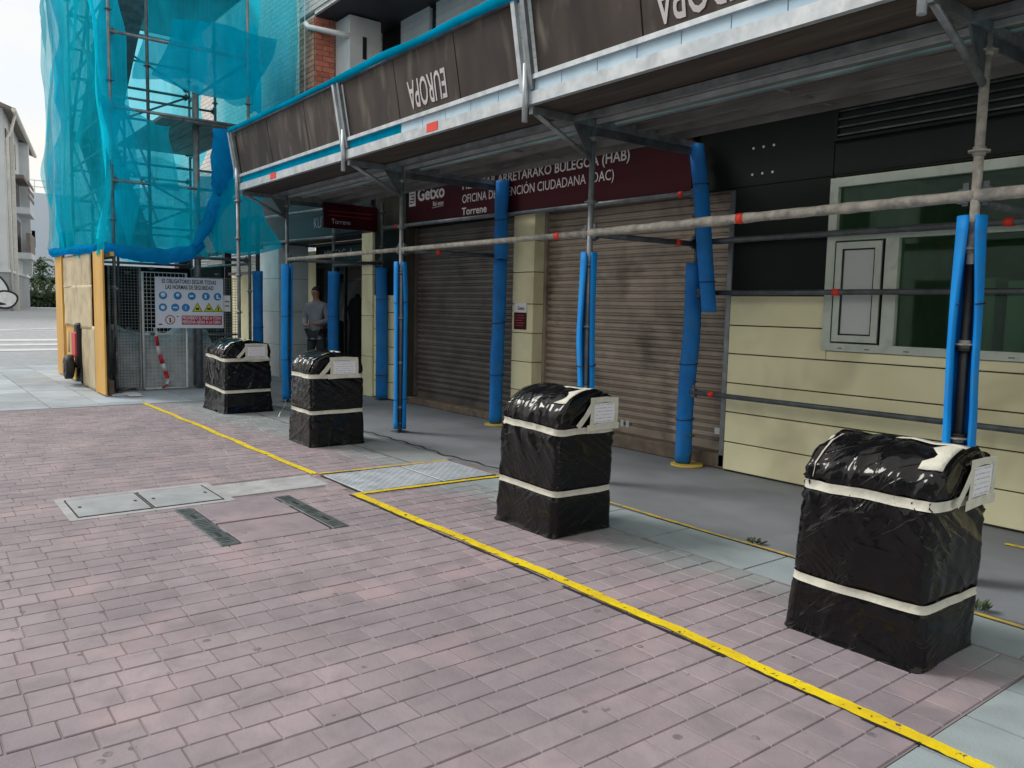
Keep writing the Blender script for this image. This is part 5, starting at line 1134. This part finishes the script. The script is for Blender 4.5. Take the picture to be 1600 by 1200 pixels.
for hc in ((-70,9.25,2.8),(-70.2,8.6,2.7),(-70,9.9,2.6),(-70,9.2,3.5),(-70,9.1,4.0)):
    for k in range(30):
        az = rg.random()*6.283; el = rg.uniform(-.3, 1.3); L = rg.uniform(.9, 1.5); pts = []
        for q in range(7):
            u = q/6; pts.append(Vector(hc)+Vector((math.cos(az)*math.cos(el)*L*u, math.sin(az)*math.cos(el)*L*u, math.sin(el)*L*u-.6*u*u*L)))
        sd_ = Vector((-math.sin(az), math.cos(az), 0))
        for q in range(6):
            wd = .20*(1-q/7)
            for s in (-1, 1): b.add([pts[q], pts[q+1], (pts[q]+pts[q+1])/2+sd_*s*wd+Vector((0,0,-.12))], [(0,1,2)])
obj('crown', b, M['leaf'], pt)
hg = thing('hedge', 'low dark clipped hedge at the far end of the street', 'hedge', (-68, 9.5, .75)); b = MB()
for k in range(2600):
    p = Vector((-68+rg.uniform(-.7,.7), rg.uniform(6.5,13.5), .75+rg.uniform(0,1.12))); n_ = Vector((rg.gauss(0,1), rg.gauss(0,1), rg.gauss(0,1))).normalized(); a_ = n_.orthogonal().normalized()*.13; c_ = n_.cross(a_)
    b.add([p-a_, p-c_, p+a_, p+c_], [(0,1,2,3)])
obj('foliage', b, M['hedge'], hg)
sh_ = thing('shrub', 'small dark shrub beside the corner building', 'shrub', (-66, 7.6, .7)); b = MB()
for k in range(500):
    q = Vector((rg.gauss(0,1), rg.gauss(0,1), rg.gauss(0,1))).normalized()*rg.random()**.4*.75; p = Vector((-66, 7.55, 1.7))+Vector((q.x*.6,q.y*.35,q.z*.8)); n_ = Vector((rg.gauss(0,1), rg.gauss(0,1), rg.gauss(0,1))).normalized(); a_ = n_.orthogonal().normalized()*.12; c_ = n_.cross(a_); b.add([p-a_, p-c_, p+a_, p+c_], [(0,1,2,3)])
obj('foliage', b, M['hedge'], sh_); b = MB(); b.tube([(-66,7.75,.7),(-66,7.75,1.8)], .06, 7); obj('stem', b, M['bark'], sh_)
b = MB(); b.tube([(-60,8.75,.7),(-60,8.75,3.6)], .05, 8); b.box(-60.02,-59.98,8.6,8.9,2.9,3.5); obj('street_sign_post', b, M['galv'], label='slim grey sign post beside the hedge', cat='sign post')
# ================================================================== THE OTHER SIDE OF THE STREET (unseen building added behind the camera to shade the facade and fill reflections)
op = thing('added_opposite_building', 'unseen pale low building added behind the camera for shade and reflections', 'building', (-3, -16, 0))
b = MB(); b.box(-16,10,-19,-13,0,7.5); obj('wall', b, M['greywall'], op)
b = MB(); b.box(-16.3,10.3,-19.3,-12.6,7.5,7.8); obj('roof', b, M['eave'], op)
for fz in (.1, 3.4, 5.5):
    for k in range(8):
        x = -15.2+k*3.1; hgt = 2.4 if fz < 1 else 1.5
        fr_ = MB(); fr_.box(x,x+1.7,-13.0,-12.94,fz+.05,fz+hgt+.1); fr_ = obj('window', fr_, M['framegreen'], op)
        b = MB(); b.box(x+.08,x+1.62,-12.94,-12.93,fz+.13,fz+hgt+.02); obj('pane', b, M['black'], fr_)
# ================================================================== PERSON IN THE SHOP DOORWAY
def skin(name, V, E, R, m, parent, sub=2, root=0):
    me = bpy.data.meshes.new(name); me.from_pydata(V, E, []); o = bpy.data.objects.new(name, me); COL.objects.link(o)
    md = o.modifiers.new('skin', 'SKIN'); md.use_smooth_shade = True
    for i, r_ in enumerate(R): sv = me.skin_vertices[0].data[i]; sv.radius = r_ if hasattr(r_, '__len__') else (r_, r_); sv.use_root = (i == root)
    s = o.modifiers.new('sub', 'SUBSURF'); s.levels = sub; s.render_levels = sub
    bpy.context.view_layer.update(); ev = o.evaluated_get(bpy.context.evaluated_depsgraph_get()); m2 = bpy.data.meshes.new_from_object(ev)
    bpy.data.objects.remove(o); bpy.data.meshes.remove(me); m2.materials.clear(); m2.materials.append(M[m])
    for p in m2.polygons: p.use_smooth = True
    q = bpy.data.objects.new(name, m2); COL.objects.link(q); q.parent = parent; ORG[q.name] = ORG[parent.name]; return q
pe = thing('person', 'man in a grey shirt and dark trousers standing in the shop doorway', 'person', (-13.45, 6.0, .006)); pe.rotation_euler = (0, 0, rad(35))
# local frame: faces -Y, arms folded low in front
V = [(0,0,.92),(0,.0,1.12),(0,.01,1.34),(0,0,1.45),(0,-.015,1.52),(0,-.03,1.60),(.09,0,.88),(.10,-.01,.48),(.105,.02,.09),(.11,-.12,.045),(-.09,0,.88),(-.10,-.02,.48),(-.105,.02,.09),(-.11,-.12,.045),
     (.17,.01,1.38),(.235,.0,1.12),(.10,-.17,1.06),(.02,-.19,1.08),(-.17,.01,1.38),(-.235,.0,1.12),(-.12,-.17,1.02),(-.04,-.20,1.03),(0,-.02,1.66)]
E_ = [(0,1),(1,2),(2,3),(3,4),(4,5),(5,22),(0,6),(6,7),(7,8),(8,9),(0,10),(10,11),(11,12),(12,13),(2,14),(14,15),(15,16),(16,17),(2,18),(18,19),(19,20),(20,21)]
R_ = [(.13,.10),(.125,.09),(.14,.095),.06,.05,(.075,.092),.085,.058,.042,.035,.085,.058,.042,.035,.055,.042,.034,.032,.055,.042,.034,.032,(.06,.075)]
bo = skin('body', V, E_, R_, 'skin', pe)
iv = [0,1,2,14,15,16,18,19,20,3]; mp_ = {v: i for i, v in enumerate(iv)}
skin('shirt', [V[i] for i in iv]+[(0,0,.87),V[4]], [(mp_[a], mp_[c]) for a, c in E_ if a in mp_ and c in mp_]+[(0, 10), (9, 11)], [(.15,.12),(.148,.112),(.158,.112),.070,.056,.046,.070,.056,.046,.068,(.14,.115),.058], 'shirt', bo)
iv = [0,6,7,8,10,11,12]; mp_ = {v: i for i, v in enumerate(iv)}
skin('trousers', [V[i] for i in iv], [(mp_[a], mp_[c]) for a, c in E_ if a in mp_ and c in mp_], [(.142,.115),.098,.072,.058,.098,.072,.058], 'trousers', bo)
b = MB(); G_ = [[(.083*math.sin(t_)*math.cos(a), -.012+.098*math.sin(t_)*math.sin(a)+.01, 1.625+.095*math.cos(t_)) for a in np.linspace(0, 6.283, 20)] for t_ in np.linspace(.02, 1.45, 9)]
G_ = [[(x, max(y, -.06) if z < 1.66 else y, z) for x, y, z in r_] for r_ in G_]
b.grid([[(x+ORG[pe.name][0], y+ORG[pe.name][1], z+ORG[pe.name][2]) for x, y, z in r_] for r_ in G_]); obj('hair', b, M['hair'], bo)
b = MB(); o3 = ORG[pe.name]
for s in (-1, 1):
    b.tube([(o3[0]+s*.032, o3[1]-.118, o3[2]+1.61), (o3[0]+s*.032, o3[1]-.112, o3[2]+1.61)], .009, 8)
obj('eyes', b, M['hair'], bo)
b = MB(); b.tube([(o3[0], o3[1]-.105, o3[2]+1.62), (o3[0], o3[1]-.132, o3[2]+1.575)], [.008,.014], 8); obj('nose', b, M['skin'], bo)
